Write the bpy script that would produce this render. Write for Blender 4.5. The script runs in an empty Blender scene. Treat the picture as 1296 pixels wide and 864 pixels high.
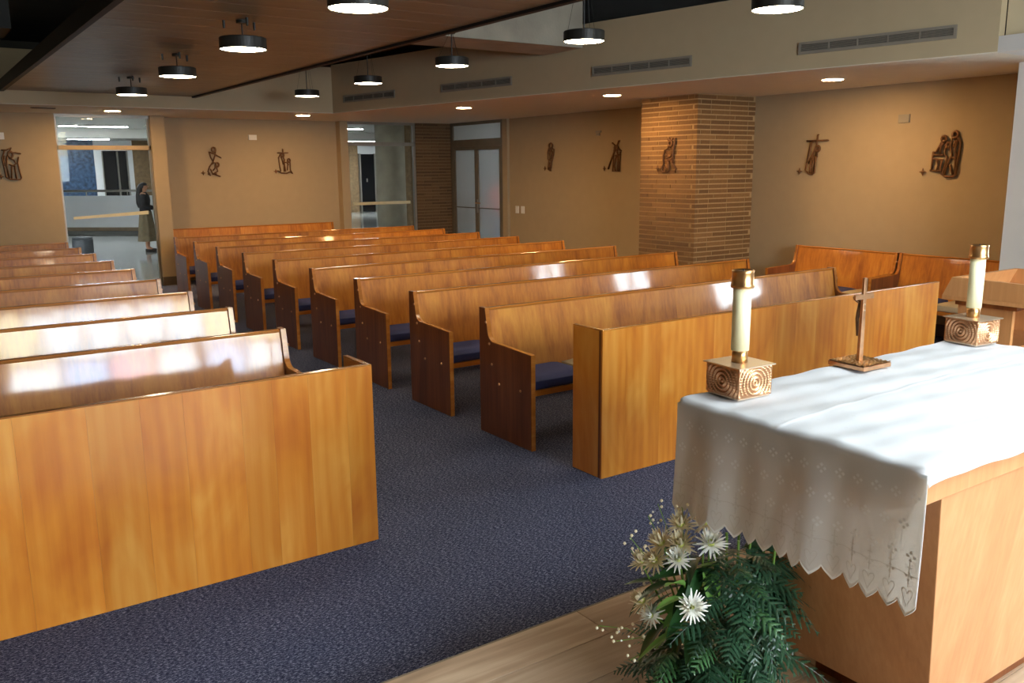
import bpy, bmesh, math, random
from mathutils import Vector, Matrix
random.seed(7)
PI = math.pi
scene = bpy.context.scene
COL = scene.collection

# ------------------------------------------------------------------ camera
cam_d = bpy.data.cameras.new('camera')
cam = bpy.data.objects.new('camera', cam_d)
COL.objects.link(cam)
cam_d.sensor_width = 36.0
cam_d.lens = 30.77
cam_d.clip_start = 0.05
cam_d.clip_end = 200
Rv = Vector((0.82195427, -0.56948141, -0.00906146))
Uv = Vector((0.11797727, 0.15467331, 0.98089629))
Fv = Vector((0.55720063, 0.80732094, -0.19432025))
m4 = Matrix.Identity(4)
for i in range(3):
    m4[i][0] = Rv[i]; m4[i][1] = Uv[i]; m4[i][2] = -Fv[i]
m4[0][3], m4[1][3], m4[2][3] = 0.0, 0.0, 1.70
cam.matrix_world = m4
scene.camera = cam

# ------------------------------------------------------------------ view
vs = scene.view_settings
vs.view_transform = 'Standard'
vs.look = 'None'
vs.gamma = 1.0
vs.use_curve_mapping = False
vs.exposure = 0.45

# ------------------------------------------------------------------ daylight
world = bpy.data.worlds.new('daylight')
scene.world = world
world.use_nodes = True
bg = world.node_tree.nodes['Background']
bg.inputs['Color'].default_value = (0.80, 0.90, 1.0, 1)
bg.inputs['Strength'].default_value = 26.0

def portal(name, loc, rot, sx, sy):
    l = bpy.data.lights.new(name, 'AREA')
    l.shape = 'RECTANGLE'; l.size = sx; l.size_y = sy
    l.cycles.is_portal = True
    o = bpy.data.objects.new(name, l); COL.objects.link(o)
    o.location = loc; o.rotation_euler = rot
    return o
# openings in the altar-side wall and in the right wall beside the altar (behind the camera)
WF = (0.9, 4.6, 1.40, 3.10, -3.40)     # x0 x1 z0 z1 y   front window
WR = (1.50, 2.30, 1.00, 2.10, 8.46)     # y0 y1 z0 z1 x   right window
portal('portal_front', ((WF[0]+WF[1])/2, WF[4]-0.2, (WF[2]+WF[3])/2), (PI/2, 0, 0), WF[1]-WF[0], WF[3]-WF[2])
SK = (2.4, 4.2, -1.1, 0.6)              # x0 x1 y0 y1  rooflight added out of view to brighten the altar
portal('portal_roof', ((SK[0]+SK[1])/2, (SK[2]+SK[3])/2, 3.7), (0, 0, 0), SK[1]-SK[0], SK[3]-SK[2])
portal('portal_right', (WR[4]+0.25, (WR[0]+WR[1])/2, (WR[2]+WR[3])/2), (PI/2, 0, PI/2), WR[1]-WR[0], WR[3]-WR[2])

# ------------------------------------------------------------------ materials
def newmat(name):
    m = bpy.data.materials.new(name); m.use_nodes = True
    nt = m.node_tree; b = nt.nodes['Principled BSDF']
    return m, nt, b
def N(nt, t, **kw):
    n = nt.nodes.new(t)
    for k, v in kw.items():
        if hasattr(n, k): setattr(n, k, v)
        else: n.inputs[k.replace('_', ' ')].default_value = v
    return n
def rgb(c, g=True):
    # sRGB 0-255 -> linear
    r = []
    for v in c:
        v /= 255.0
        r.append(v/12.92 if v <= .04045 else ((v+.055)/1.055)**2.4)
    return (r[0], r[1], r[2], 1)
def ramp(nt, stops):
    r = nt.nodes.new('ShaderNodeValToRGB'); e = r.color_ramp.elements
    while len(e) < len(stops): e.new(0.5)
    for i, (p, c) in enumerate(stops):
        e[i].position = p; e[i].color = c
    return r
def flat(name, c, rough=0.6, metal=0.0, noise=0.06, nscale=8.0, bump=0.0, bscale=60.0, coat=0.0, spec=0.5):
    m, nt, b = newmat(name); c = rgb(c)
    tc = N(nt, 'ShaderNodeTexCoord')
    nz = N(nt, 'ShaderNodeTexNoise', Scale=nscale, Detail=3.0)
    nt.links.new(tc.outputs['Object'], nz.inputs['Vector'])
    r = ramp(nt, [(0.3, tuple(max(0, v*(1-noise)) for v in c[:3])+(1,)), (0.7, tuple(v*(1+noise) for v in c[:3])+(1,))])
    nt.links.new(nz.outputs['Fac'], r.inputs['Fac'])
    nt.links.new(r.outputs['Color'], b.inputs['Base Color'])
    b.inputs['Roughness'].default_value = rough
    b.inputs['Metallic'].default_value = metal
    b.inputs['Coat Weight'].default_value = coat
    b.inputs['Specular IOR Level'].default_value = spec
    if bump:
        n2 = N(nt, 'ShaderNodeTexNoise', Scale=bscale, Detail=4.0)
        nt.links.new(tc.outputs['Object'], n2.inputs['Vector'])
        bp = N(nt, 'ShaderNodeBump', Strength=bump, Distance=0.01)
        nt.links.new(n2.outputs['Fac'], bp.inputs['Height'])
        nt.links.new(bp.outputs['Normal'], b.inputs['Normal'])
    return m
def wood(name, dark, mid, light, axis=2, rough=0.25, coat=0.0, fig=1.0, grain=45.0, bump=0.03, vary=0.12, coatrough=0.08, wave=0.0, fs=5.0, fa=0.8, gw=0.55):
    """veneer: fine streaks along `axis`, broad figure, per-object tone"""
    m, nt, b = newmat(name)
    tc = N(nt, 'ShaderNodeTexCoord'); oi = N(nt, 'ShaderNodeObjectInfo')
    mul = N(nt, 'ShaderNodeVectorMath', operation='MULTIPLY_ADD')
    cv = N(nt, 'ShaderNodeCombineXYZ')
    for k in range(3): nt.links.new(oi.outputs['Random'], cv.inputs[k])
    nt.links.new(cv.outputs[0], mul.inputs[0]); mul.inputs[1].default_value = (37.0, 23.0, 51.0)
    nt.links.new(tc.outputs['Object'], mul.inputs[2])
    s1 = [grain]*3; s1[axis] = grain*0.035
    s2 = [fs]*3; s2[axis] = fa
    mp1 = N(nt, 'ShaderNodeMapping'); mp1.inputs['Scale'].default_value = s1
    mp2 = N(nt, 'ShaderNodeMapping'); mp2.inputs['Scale'].default_value = s2
    nt.links.new(mul.outputs[0], mp1.inputs[0]); nt.links.new(mul.outputs[0], mp2.inputs[0])
    n1 = N(nt, 'ShaderNodeTexNoise', Scale=1.0, Detail=5.0, Roughness=0.6)
    n2 = N(nt, 'ShaderNodeTexNoise', Scale=1.0, Detail=3.0, Roughness=0.5, Distortion=1.2)
    nt.links.new(mp1.outputs[0], n1.inputs['Vector']); nt.links.new(mp2.outputs[0], n2.inputs['Vector'])
    mix = N(nt, 'ShaderNodeMath', operation='MULTIPLY_ADD')
    nt.links.new(n2.outputs['Fac'], mix.inputs[0]); mix.inputs[1].default_value = 0.9*fig
    sc = N(nt, 'ShaderNodeMath', operation='MULTIPLY'); sc.inputs[1].default_value = gw
    nt.links.new(n1.outputs['Fac'], sc.inputs[0]); nt.links.new(sc.outputs[0], mix.inputs[2])
    last = mix
    if wave:
        wv = N(nt, 'ShaderNodeTexWave', Scale=1.6, Distortion=5.0, Detail=2.0)
        wv.inputs['Detail Scale'].default_value = 0.6
        nt.links.new(mp2.outputs[0], wv.inputs['Vector'])
        ad = N(nt, 'ShaderNodeMath', operation='MULTIPLY_ADD'); ad.inputs[1].default_value = wave
        nt.links.new(wv.outputs['Fac'], ad.inputs[0]); nt.links.new(last.outputs[0], ad.inputs[2]); last = ad
    c = gw*0.5+0.45*fig+wave*0.5
    r = ramp(nt, [(max(0, c-0.28), rgb(dark)), (c, rgb(mid)), (min(1, c+0.26), rgb(light))])
    nt.links.new(last.outputs[0], r.inputs['Fac'])
    hs = N(nt, 'ShaderNodeHueSaturation')
    vr = N(nt, 'ShaderNodeMapRange'); vr.inputs['To Min'].default_value = 1-vary; vr.inputs['To Max'].default_value = 1+vary
    nt.links.new(oi.outputs['Random'], vr.inputs['Value']); nt.links.new(vr.outputs[0], hs.inputs['Value'])
    nt.links.new(r.outputs['Color'], hs.inputs['Color'])
    nt.links.new(hs.outputs['Color'], b.inputs['Base Color'])
    b.inputs['Roughness'].default_value = rough
    b.inputs['Coat Weight'].default_value = coat
    b.inputs['Coat Roughness'].default_value = coatrough
    if bump:
        bp = N(nt, 'ShaderNodeBump', Strength=bump, Distance=0.004)
        nt.links.new(n1.outputs['Fac'], bp.inputs['Height'])
        nt.links.new(bp.outputs['Normal'], b.inputs['Normal'])
        # the lacquer lies in long soft waves
        n3 = N(nt, 'ShaderNodeTexNoise', Scale=7.0, Detail=1.0)
        nt.links.new(mul.outputs[0], n3.inputs['Vector'])
        bp2 = N(nt, 'ShaderNodeBump', Strength=0.03, Distance=0.02)
        nt.links.new(n3.outputs['Fac'], bp2.inputs['Height'])
        nt.links.new(bp2.outputs['Normal'], b.inputs['Coat Normal'])
    return m
def emit(name, c, s):
    m = bpy.data.materials.new(name); m.use_nodes = True; nt = m.node_tree
    nt.nodes.remove(nt.nodes['Principled BSDF'])
    e = N(nt, 'ShaderNodeEmission', Strength=s); e.inputs['Color'].default_value = (*c, 1)
    nt.links.new(e.outputs[0], nt.nodes['Material Output'].inputs[0])
    return m
def glass(name, tint=(0.96, 0.98, 0.97), frost=0.0, ior=1.2, haze=0.0):
    m = bpy.data.materials.new(name); m.use_nodes = True; nt = m.node_tree
    nt.nodes.remove(nt.nodes['Principled BSDF'])
    if frost:
        t = N(nt, 'ShaderNodeBsdfRefraction', Roughness=frost, IOR=1.08)
    else:
        t = N(nt, 'ShaderNodeBsdfTransparent')
    t.inputs['Color'].default_value = (*tint, 1)
    g = N(nt, 'ShaderNodeBsdfGlossy', Roughness=0.02 if not frost else 0.25)
    fr = N(nt, 'ShaderNodeFresnel', IOR=ior)
    mx = N(nt, 'ShaderNodeMixShader')
    nt.links.new(fr.outputs[0], mx.inputs[0]); nt.links.new(t.outputs[0], mx.inputs[1]); nt.links.new(g.outputs[0], mx.inputs[2])
    out = mx
    if haze:
        d = N(nt, 'ShaderNodeBsdfDiffuse'); d.inputs['Color'].default_value = (0.8, 0.84, 0.86, 1)
        tr = N(nt, 'ShaderNodeBsdfTranslucent'); tr.inputs['Color'].default_value = (0.85, 0.88, 0.9, 1)
        m2 = N(nt, 'ShaderNodeMixShader'); m2.inputs[0].default_value = 0.75
        nt.links.new(d.outputs[0], m2.inputs[1]); nt.links.new(tr.outputs[0], m2.inputs[2])
        m3 = N(nt, 'ShaderNodeMixShader'); m3.inputs[0].default_value = haze
        nt.links.new(mx.outputs[0], m3.inputs[1]); nt.links.new(m2.outputs[0], m3.inputs[2]); out = m3
    nt.links.new(out.outputs[0], nt.nodes['Material Output'].inputs[0])
    return m

M = {}
M['wall'] = flat('wall_paint', (172, 152, 121), 0.75, noise=0.02, bump=0.05, bscale=180)
M['white'] = flat('white_paint', (222, 220, 214), 0.7, noise=0.015, bump=0.03, bscale=150)
M['soffit'] = flat('soffit_paint', (190, 172, 138), 0.75, noise=0.02)
M['soffit_lit'] = flat('soffit_lit_paint', (232, 224, 206), 0.75, noise=0.02)  # soffit paint lightened to stand in for bounce light on its underside
M['concrete'] = flat('concrete', (168, 162, 146), 0.85, noise=0.16, nscale=3.0, bump=0.2, bscale=40)
M['slab'] = flat('dark_slab_paint', (70, 66, 60), 0.9, noise=0.15, nscale=2.0)
M['black'] = flat('black_paint', (20, 19, 18), 0.6)
M['pew'] = wood('pew_veneer', (148, 80, 16), (194, 118, 32), (214, 144, 48), 2, 0.5, 0.75, vary=0.07, coatrough=0.07)
M['pew_end'] = wood('pew_end_shaded_wood', (84, 42, 18), (118, 64, 30), (144, 84, 42), 2, 0.3, 0.35, fig=0.8, grain=60, vary=0.06)  # darker end wood, with the shade of the aisle faces put into it
M['rail'] = wood('pew_rail', (150, 88, 30), (182, 112, 44), (206, 138, 64), 0, 0.25, 0.6, vary=0.06)
M['panel'] = wood('front_panel_veneer', (194, 106, 30), (216, 134, 44), (230, 160, 70), 2, 0.3, 0.5, fig=1.2, grain=40, vary=0.07, wave=0.10, fs=3.4, fa=1.3, gw=0.3, coatrough=0.2)
M['altar'] = wood('altar_maple', (170, 116, 74), (188, 134, 88), (202, 150, 104), 2, 0.4, 0.1, fig=0.7, grain=70, vary=0.04)
M['ambo'] = wood('ambo_maple', (176, 120, 70), (192, 136, 84), (204, 150, 98), 2, 0.45, 0.05, fig=0.7, grain=70, vary=0.04)
M['ceil_wood'] = wood('ceiling_wood', (108, 94, 76), (132, 116, 94), (148, 130, 106), 0, 0.38, 0.0, fig=0.6, grain=60, vary=0.06)
M['floor_wood'] = wood('platform_oak', (138, 112, 88), (172, 144, 116), (194, 168, 140), 0, 0.5, 0.0, fig=1.2, grain=30, vary=0.08)
M['metal_dark'] = flat('lamp_black_metal', (44, 42, 38), 0.45, 0.3)
M['alu'] = flat('anodised_aluminium', (150, 146, 138), 0.4, 0.6)
M['bronze_frame'] = flat('brown_aluminium', (122, 112, 96), 0.45, 0.3)
M['brass'] = flat('brass', (222, 172, 116), 0.3, 1.0, noise=0.08, nscale=20)
M['brass_plate'] = flat('pale_brass', (226, 204, 176), 0.38, 0.9, noise=0.05)
M['copper'] = flat('hammered_bronze', (206, 158, 118), 0.33, 0.9, noise=0.15, nscale=40)
M['relief'] = flat('dark_bronze', (112, 76, 44), 0.5, 0.35, noise=0.25, nscale=30)
M['peg'] = flat('brass_screw', (216, 160, 104), 0.3, 0.7)
M['wax'] = flat('ivory_wax', (250, 242, 196), 0.45, noise=0.01)
M['blue_pad'] = flat('navy_upholstery', (44, 54, 104), 0.8, noise=0.08, nscale=60, bump=0.2, bscale=400)
M['beige_pad'] = flat('beige_upholstery', (170, 156, 126), 0.85, noise=0.05, nscale=60, bump=0.2, bscale=400)
M['plastic'] = flat('white_plastic', (226, 224, 216), 0.4, noise=0.01)
M['grey_plastic'] = flat('grey_plastic', (150, 142, 126), 0.5, noise=0.01)
M['vent'] = flat('vent_grey_metal', (150, 142, 128), 0.5, 0.1)
M['ventback'] = flat('vent_dark_grey', (60, 56, 52), 0.9)  # dark grey for the vent backing and the soffit slot
M['mortar'] = flat('mortar', (176, 146, 104), 0.95, noise=0.08, nscale=30, bump=0.3, bscale=120)
M['lamp'] = emit('lamp_diffuser', (1.0, 0.84, 0.58), 34.0)
M['downlight'] = emit('downlight_diffuser', (1.0, 0.60, 0.25), 250.0)
M['strip'] = emit('corridor_strip', (0.93, 0.97, 1.0), 85.0)
M['glass'] = glass('clear_glass')
M['tint_pink'] = glass('pink_glass', (1.0, 0.80, 0.80))
M['tint_blue'] = glass('blue_glass', (0.80, 0.89, 1.0))
M['tint_amber'] = glass('amber_glass', (1.0, 0.93, 0.76))
M['frost'] = glass('frosted_glass', (0.92, 0.95, 0.95), frost=0.45, haze=0.25)
M['decal'] = flat('glass_safety_band', (206, 196, 160), 0.6)
M['leaf'] = flat('lily_leaf', (118, 168, 78), 0.4, noise=0.2, nscale=14)
M['leaf_dark'] = flat('dark_leaf', (36, 74, 34), 0.35, noise=0.25, nscale=14)
M['stem'] = flat('green_stem', (110, 150, 60), 0.5, noise=0.1)
M['petal'] = flat('white_petal', (246, 246, 236), 0.6, noise=0.02)
M['cream'] = flat('cream_petal', (242, 230, 196), 0.65, noise=0.12, nscale=30)
M['flower_center'] = flat('flower_center_green', (206, 214, 120), 0.7, noise=0.1)
M['pot'] = flat('dark_bowl', (42, 40, 36), 0.5)
M['skin'] = flat('skin', (176, 128, 100), 0.6, noise=0.03)
M['hair'] = flat('black_hair', (24, 18, 16), 0.45, noise=0.2, nscale=40)
M['black_cloth'] = flat('black_cloth', (30, 30, 34), 0.85)
M['beige_cloth'] = flat('beige_skirt', (112, 100, 78), 0.9, noise=0.15, nscale=12)
M['pink_cloth'] = flat('pink_cloth', (214, 120, 116), 0.85)
M['denim'] = flat('blue_cloth', (70, 84, 110), 0.9)
M['shoe'] = flat('dark_shoe', (36, 30, 28), 0.6)
M['mosaic'] = flat('blue_mosaic', (58, 82, 112), 0.35, noise=0.6, nscale=9.0)
M['parapet'] = flat('parapet_white', (222, 224, 226), 0.6, noise=0.05, nscale=1.5)
M['tile'] = flat('polished_tile', (150, 152, 150), 0.12, noise=0.08, nscale=2.0)
M['stone_dark'] = flat('dark_kerb', (74, 74, 68), 0.5, noise=0.1)
M['ottoman'] = flat('grey_leatherette', (78, 82, 88), 0.5)
M['darkglass'] = flat('dark_glazing', (16, 18, 22), 0.12)
M['baseboard'] = flat('baseboard_brown', (92, 78, 62), 0.6)

# fern: deep blue-green with paler midribs
M['fern'] = flat('fern_green', (46, 78, 54), 0.35, noise=0.3, nscale=25)
M['fern_light'] = flat('fern_fresh_green', (62, 102, 58), 0.42, noise=0.25, nscale=25)

# carpet: navy loop pile with paler flecks
def carpet():
    m, nt, b = newmat('navy_carpet')
    tc = N(nt, 'ShaderNodeTexCoord')
    n1 = N(nt, 'ShaderNodeTexNoise', Scale=120.0, Detail=5.0, Roughness=0.85)
    n2 = N(nt, 'ShaderNodeTexNoise', Scale=3.0, Detail=2.0)
    mp = N(nt, 'ShaderNodeMapping'); mp.inputs['Scale'].default_value = (0.55, 1.5, 1)
    nt.links.new(tc.outputs['Object'], mp.inputs[0]); nt.links.new(mp.outputs[0], n1.inputs['Vector'])
    nt.links.new(tc.outputs['Object'], n2.inputs['Vector'])
    r = ramp(nt, [(0.32, rgb((22, 25, 42))), (0.50, rgb((51, 57, 84))), (0.66, rgb((176, 180, 204)))])
    nt.links.new(n1.outputs['Fac'], r.inputs['Fac'])
    hs = N(nt, 'ShaderNodeHueSaturation'); mr = N(nt, 'ShaderNodeMapRange')
    mr.inputs['To Min'].default_value = 0.85; mr.inputs['To Max'].default_value = 1.15
    nt.links.new(n2.outputs['Fac'], mr.inputs['Value']); nt.links.new(mr.outputs[0], hs.inputs['Value'])
    nt.links.new(r.outputs['Color'], hs.inputs['Color']); nt.links.new(hs.outputs['Color'], b.inputs['Base Color'])
    b.inputs['Roughness'].default_value = 0.95
    b.inputs['Specular IOR Level'].default_value = 0.15
    bp = N(nt, 'ShaderNodeBump', Strength=0.6, Distance=0.006)
    nt.links.new(n1.outputs['Fac'], bp.inputs['Height']); nt.links.new(bp.outputs['Normal'], b.inputs['Normal'])
    return m
M['carpet'] = carpet()

def brickmat(name, cols):
    m, nt, b = newmat(name)
    oi = N(nt, 'ShaderNodeObjectInfo'); tc = N(nt, 'ShaderNodeTexCoord')
    r = ramp(nt, [(i/(len(cols)-1), rgb(c)) for i, c in enumerate(cols)])
    nt.links.new(oi.outputs['Random'], r.inputs['Fac'])
    nz = N(nt, 'ShaderNodeTexNoise', Scale=40.0, Detail=4.0); nt.links.new(tc.outputs['Object'], nz.inputs['Vector'])
    hs = N(nt, 'ShaderNodeHueSaturation'); mr = N(nt, 'ShaderNodeMapRange')
    mr.inputs['To Min'].default_value = 0.75; mr.inputs['To Max'].default_value = 1.25
    nt.links.new(nz.outputs['Fac'], mr.inputs['Value']); nt.links.new(mr.outputs[0], hs.inputs['Value'])
    nt.links.new(r.outputs['Color'], hs.inputs['Color']); nt.links.new(hs.outputs['Color'], b.inputs['Base Color'])
    b.inputs['Roughness'].default_value = 0.9
    bp = N(nt, 'ShaderNodeBump', Strength=0.4, Distance=0.004)
    nt.links.new(nz.outputs['Fac'], bp.inputs['Height']); nt.links.new(bp.outputs['Normal'], b.inputs['Normal'])
    return m
M['brick_dark'] = brickmat('brown_brick', [(96, 70, 42), (108, 80, 50), (86, 62, 38), (116, 88, 56)])
M['mortar_dark'] = flat('brown_mortar', (128, 104, 72), 0.95, noise=0.08, nscale=30)
M['brick'] = brickmat('tan_brick', [(116, 84, 48), (130, 96, 56), (106, 76, 44), (142, 106, 64)])

def clothmat():
    m = bpy.data.materials.new('white_linen'); m.use_nodes = True; nt = m.node_tree
    b = nt.nodes['Principled BSDF']
    b.inputs['Base Color'].default_value = rgb((240, 240, 242)); b.inputs['Roughness'].default_value = 0.85
    b.inputs['Specular IOR Level'].default_value = 0.2
    tc = N(nt, 'ShaderNodeTexCoord'); nz = N(nt, 'ShaderNodeTexNoise', Scale=400.0, Detail=2.0)
    nt.links.new(tc.outputs['Object'], nz.inputs['Vector'])
    bp = N(nt, 'ShaderNodeBump', Strength=0.1, Distance=0.002)
    nt.links.new(nz.outputs['Fac'], bp.inputs['Height']); nt.links.new(bp.outputs['Normal'], b.inputs['Normal'])
    t = N(nt, 'ShaderNodeBsdfTranslucent'); t.inputs['Color'].default_value = rgb((238, 234, 226))
    mx = N(nt, 'ShaderNodeMixShader'); mx.inputs[0].default_value = 0.45
    nt.links.new(b.outputs[0], mx.inputs[1]); nt.links.new(t.outputs[0], mx.inputs[2])
    nt.links.new(mx.outputs[0], nt.nodes['Material Output'].inputs[0])
    return m
M['linen'] = clothmat()
M['thread'] = flat('white_embroidery', (250, 250, 250), 0.7, noise=0.01)
M['eyelet'] = flat('eyelet_thread', (228, 225, 221), 0.8, noise=0.02)  # slightly greyer thread for the eyelets, hearts and stitched lines

# ------------------------------------------------------------------ mesh helpers
class MB:
    def __init__(s): s.v = []; s.f = []
    def box(s, x0, x1, y0, y1, z0, z1):
        b = len(s.v)
        s.v += [(x0,y0,z0),(x1,y0,z0),(x1,y1,z0),(x0,y1,z0),(x0,y0,z1),(x1,y0,z1),(x1,y1,z1),(x0,y1,z1)]
        s.f += [tuple(b+i for i in q) for q in ((0,3,2,1),(4,5,6,7),(0,1,5,4),(1,2,6,5),(2,3,7,6),(3,0,4,7))]
        return s
    def hexa(s, P):
        b = len(s.v); s.v += [tuple(p) for p in P]
        s.f += [tuple(b+i for i in q) for q in ((0,3,2,1),(4,5,6,7),(0,1,5,4),(1,2,6,5),(2,3,7,6),(3,0,4,7))]
        return s
    def prism(s, poly, axis, a0, a1):
        """poly: 2D points in the two other axes (x: (y,z); y: (x,z); z: (x,y))"""
        def mk(p, a):
            return (a, p[0], p[1]) if axis == 0 else ((p[0], a, p[1]) if axis == 1 else (p[0], p[1], a))
        n = len(poly); b = len(s.v)
        s.v += [mk(p, a0) for p in poly] + [mk(p, a1) for p in poly]
        s.f.append(tuple(b+i for i in range(n-1, -1, -1))); s.f.append(tuple(b+n+i for i in range(n)))
        for i in range(n):
            j = (i+1) % n; s.f.append((b+i, b+j, b+n+j, b+n+i))
        return s
    def tube(s, pts, r, n=8, closed=False, cap=True):
        pts = [Vector(p) for p in pts]; rs = r if isinstance(r, (list, tuple)) else [r]*len(pts)
        b = len(s.v); m = len(pts); up = None
        for i, p in enumerate(pts):
            if closed: d = pts[(i+1) % m]-pts[i-1]
            else: d = pts[min(i+1, m-1)]-pts[max(i-1, 0)]
            d.normalize()
            if up is None:
                up = Vector((0,0,1)) if abs(d.z) < 0.9 else Vector((1,0,0))
            a = d.cross(up)
            if a.length < 1e-5: a = d.cross(Vector((0.3,1,0.2)))
            a.normalize(); c = a.cross(d); up = c
            for k in range(n):
                t = 2*PI*k/n
                s.v.append(tuple(p+(a*math.cos(t)+c*math.sin(t))*rs[i]))
        for i in range(m if closed else m-1):
            for k in range(n):
                j = (i+1) % m
                s.f.append((b+i*n+k, b+i*n+(k+1) % n, b+j*n+(k+1) % n, b+j*n+k))
        if cap and not closed:
            s.f.append(tuple(b+k for k in range(n-1, -1, -1))); s.f.append(tuple(b+(m-1)*n+k for k in range(n)))
        return s
    def lathe(s, prof, n=32, c=(0,0,0)):
        b = len(s.v); m = len(prof)
        for (r, z) in prof:
            for k in range(n):
                t = 2*PI*k/n; s.v.append((c[0]+r*math.cos(t), c[1]+r*math.sin(t), c[2]+z))
        for i in range(m-1):
            for k in range(n):
                s.f.append((b+i*n+k, b+i*n+(k+1) % n, b+(i+1)*n+(k+1) % n, b+(i+1)*n+k))
        s.f.append(tuple(b+k for k in range(n-1, -1, -1))); s.f.append(tuple(b+(m-1)*n+k for k in range(n)))
        return s
    def grid(s, fn, nu, nv):
        b = len(s.v)
        for i in range(nu+1):
            for j in range(nv+1): s.v.append(tuple(fn(i/nu, j/nv)))
        for i in range(nu):
            for j in range(nv):
                a = b+i*(nv+1)+j; s.f.append((a, a+nv+1, a+nv+2, a+1))
        return s
    def mesh(s, name, mat, smooth=False):
        me = bpy.data.meshes.new(name); me.from_pydata(s.v, [], s.f); me.update()
        if mat: me.materials.append(M[mat] if isinstance(mat, str) else mat)
        if smooth:
            for p in me.polygons: p.use_smooth = True
        return me
    def build(s, name, mat, parent=None, smooth=False, bevel=0.0, loc=None, rot=None, seg=2):
        return link(name, s.mesh(name, mat, smooth), parent, bevel, loc, rot, seg)
def link(name, me, parent=None, bevel=0.0, loc=None, rot=None, seg=2):
    o = bpy.data.objects.new(name, me); COL.objects.link(o)
    if parent: o.parent = parent
    if loc is not None: o.location = loc
    if rot is not None: o.rotation_euler = rot
    if bevel:
        md = o.modifiers.new('bevel', 'BEVEL'); md.width = bevel; md.segments = seg; md.limit_method = 'ANGLE'; md.angle_limit = math.radians(40)
    return o
def tag(o, label, cat, group=None, kind=None):
    o['label'] = label; o['category'] = cat
    if group: o['group'] = group
    if kind: o['kind'] = kind
    return o
def thing(name, label, cat, loc=(0,0,0), rz=0.0, group=None, kind=None):
    o = bpy.data.objects.new(name, None); o.empty_display_size = 0.1; COL.objects.link(o)
    o.location = loc; o.rotation_euler = (0, 0, rz)
    return tag(o, label, cat, group, kind)
def B(*a): return MB().box(*a)
def struct(name, mb, mat, label, cat, **k):
    return tag(mb.build(name, mat, **k), label, cat, kind='structure')
ORD = ['first', 'second', 'third', 'fourth', 'fifth', 'sixth', 'seventh', 'eighth', 'ninth', 'tenth']

# ================================================================== STRUCTURE
PEW_H = 0.825
ZS = 2.50            # soffit
ZF = 3.17            # top of fascia
XW = 8.46            # right wall face
struct('floor', B(-3.6, XW+0.15, -3.4, 14.3, -0.1, 0.0), 'carpet', 'navy blue flecked carpet covering the chapel floor', 'floor')

# platform of oak boards (the altar stands on it)
plat = thing('floor_platform', 'raised platform of pale oak boards under the altar', 'platform', kind='structure')
B(-3.6, XW, -3.4, 2.262, 0.0, 0.105).build('platform_core', 'altar', plat)
yb = 2.28; row = 0
while yb > -3.3:
    w = 0.185; x = -3.6 - random.random()*1.2
    while x < XW:
        L = 1.8 + random.random()*0.5
        a, b = max(x, -3.6), min(x+L, XW)
        if b-a > 0.05:
            B(a+.001, b-.001, yb-w+.001, yb-.001, 0.105, 0.12).build('plank', 'floor_wood', plat, bevel=0.0012, seg=1)
        x += L
    yb -= w
struct('trim_1', B(-3.6, XW, 2.281, 2.290, 0.0, 0.118), 'bronze_frame', 'thin metal nosing along the platform edge', 'trim')

# walls
struct('wall_back_left', MB().box(-3.6, 1.90, 13.85, 14.05, 0, ZS), 'wall', 'cream plaster back wall left of the tall corridor window', 'wall')
struct('wall_back', B(3.36, 6.24, 14.25, 14.45, 0, ZS), 'wall', 'recessed cream back wall behind the rearmost pew', 'wall')
struct('trim_2', MB().box(3.16, 3.36, 13.85, 14.0, 0.13, ZS).box(3.30, 3.36, 14.0, 14.45, 0.0, ZS), 'wall', 'pale jamb pier right of the tall corridor window', 'trim')
struct('trim_3', B(6.24, 6.38, 14.08, 14.45, 0, ZS), 'wall', 'pale jamb pier left of the second corridor window', 'trim')
struct('baseboard_back', B(3.155, 3.365, 13.84, 14.0, 0, 0.13), 'baseboard', 'dark brown baseboard round the jamb pier', 'baseboard')
struct('baseboard_back_left', B(-3.6, 1.90, 13.835, 13.85, 0, 0.12), 'baseboard', 'dark brown baseboard along the left back wall', 'baseboard')
struct('wall_right', B(XW, XW+0.15, WR[1], 12.28, 0, ZS+0.05), 'wall', 'long cream right wall carrying bronze reliefs', 'wall')
struct('trim_4', B(XW-0.05, XW+0.15, 12.28, 12.42, 0, ZS), 'wall', 'cream door jamb strip beside the frosted double door', 'trim')
struct('baseboard_right', B(XW-0.015, XW, 3.75, 12.28, 0, 0.12), 'baseboard', 'dark brown baseboard along the right wall', 'baseboard')
rf = MB().box(XW, XW+0.15, -3.4, WR[0], 0, 3.5).box(XW, XW+0.15, WR[0], WR[1], 0, WR[2]).box(XW, XW+0.15, WR[0], WR[1], WR[3], 3.5)
struct('wall_right_front', rf, 'white', 'white right wall beside the altar with a window opening', 'wall')
struct('wall_stub', B(7.57, XW, 3.45, 3.72, 0, ZS), 'white', 'white pier at the right edge beside the side bench', 'wall')
wf = MB().box(-3.6, WF[0], -3.55, WF[4], 0, 3.5).box(WF[1], XW+.15, -3.55, WF[4], 0, 3.5).box(WF[0], WF[1], -3.55, WF[4], 0, WF[2]).box(WF[0], WF[1], -3.55, WF[4], WF[3], 3.5)
struct('wall_front', wf, 'white', 'white wall behind the altar with a wide window opening', 'wall')
struct('wall_left', B(-3.75, -3.6, -3.55, 14.45, 0, 3.5), 'wall', 'cream left wall of the chapel', 'wall')

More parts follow.
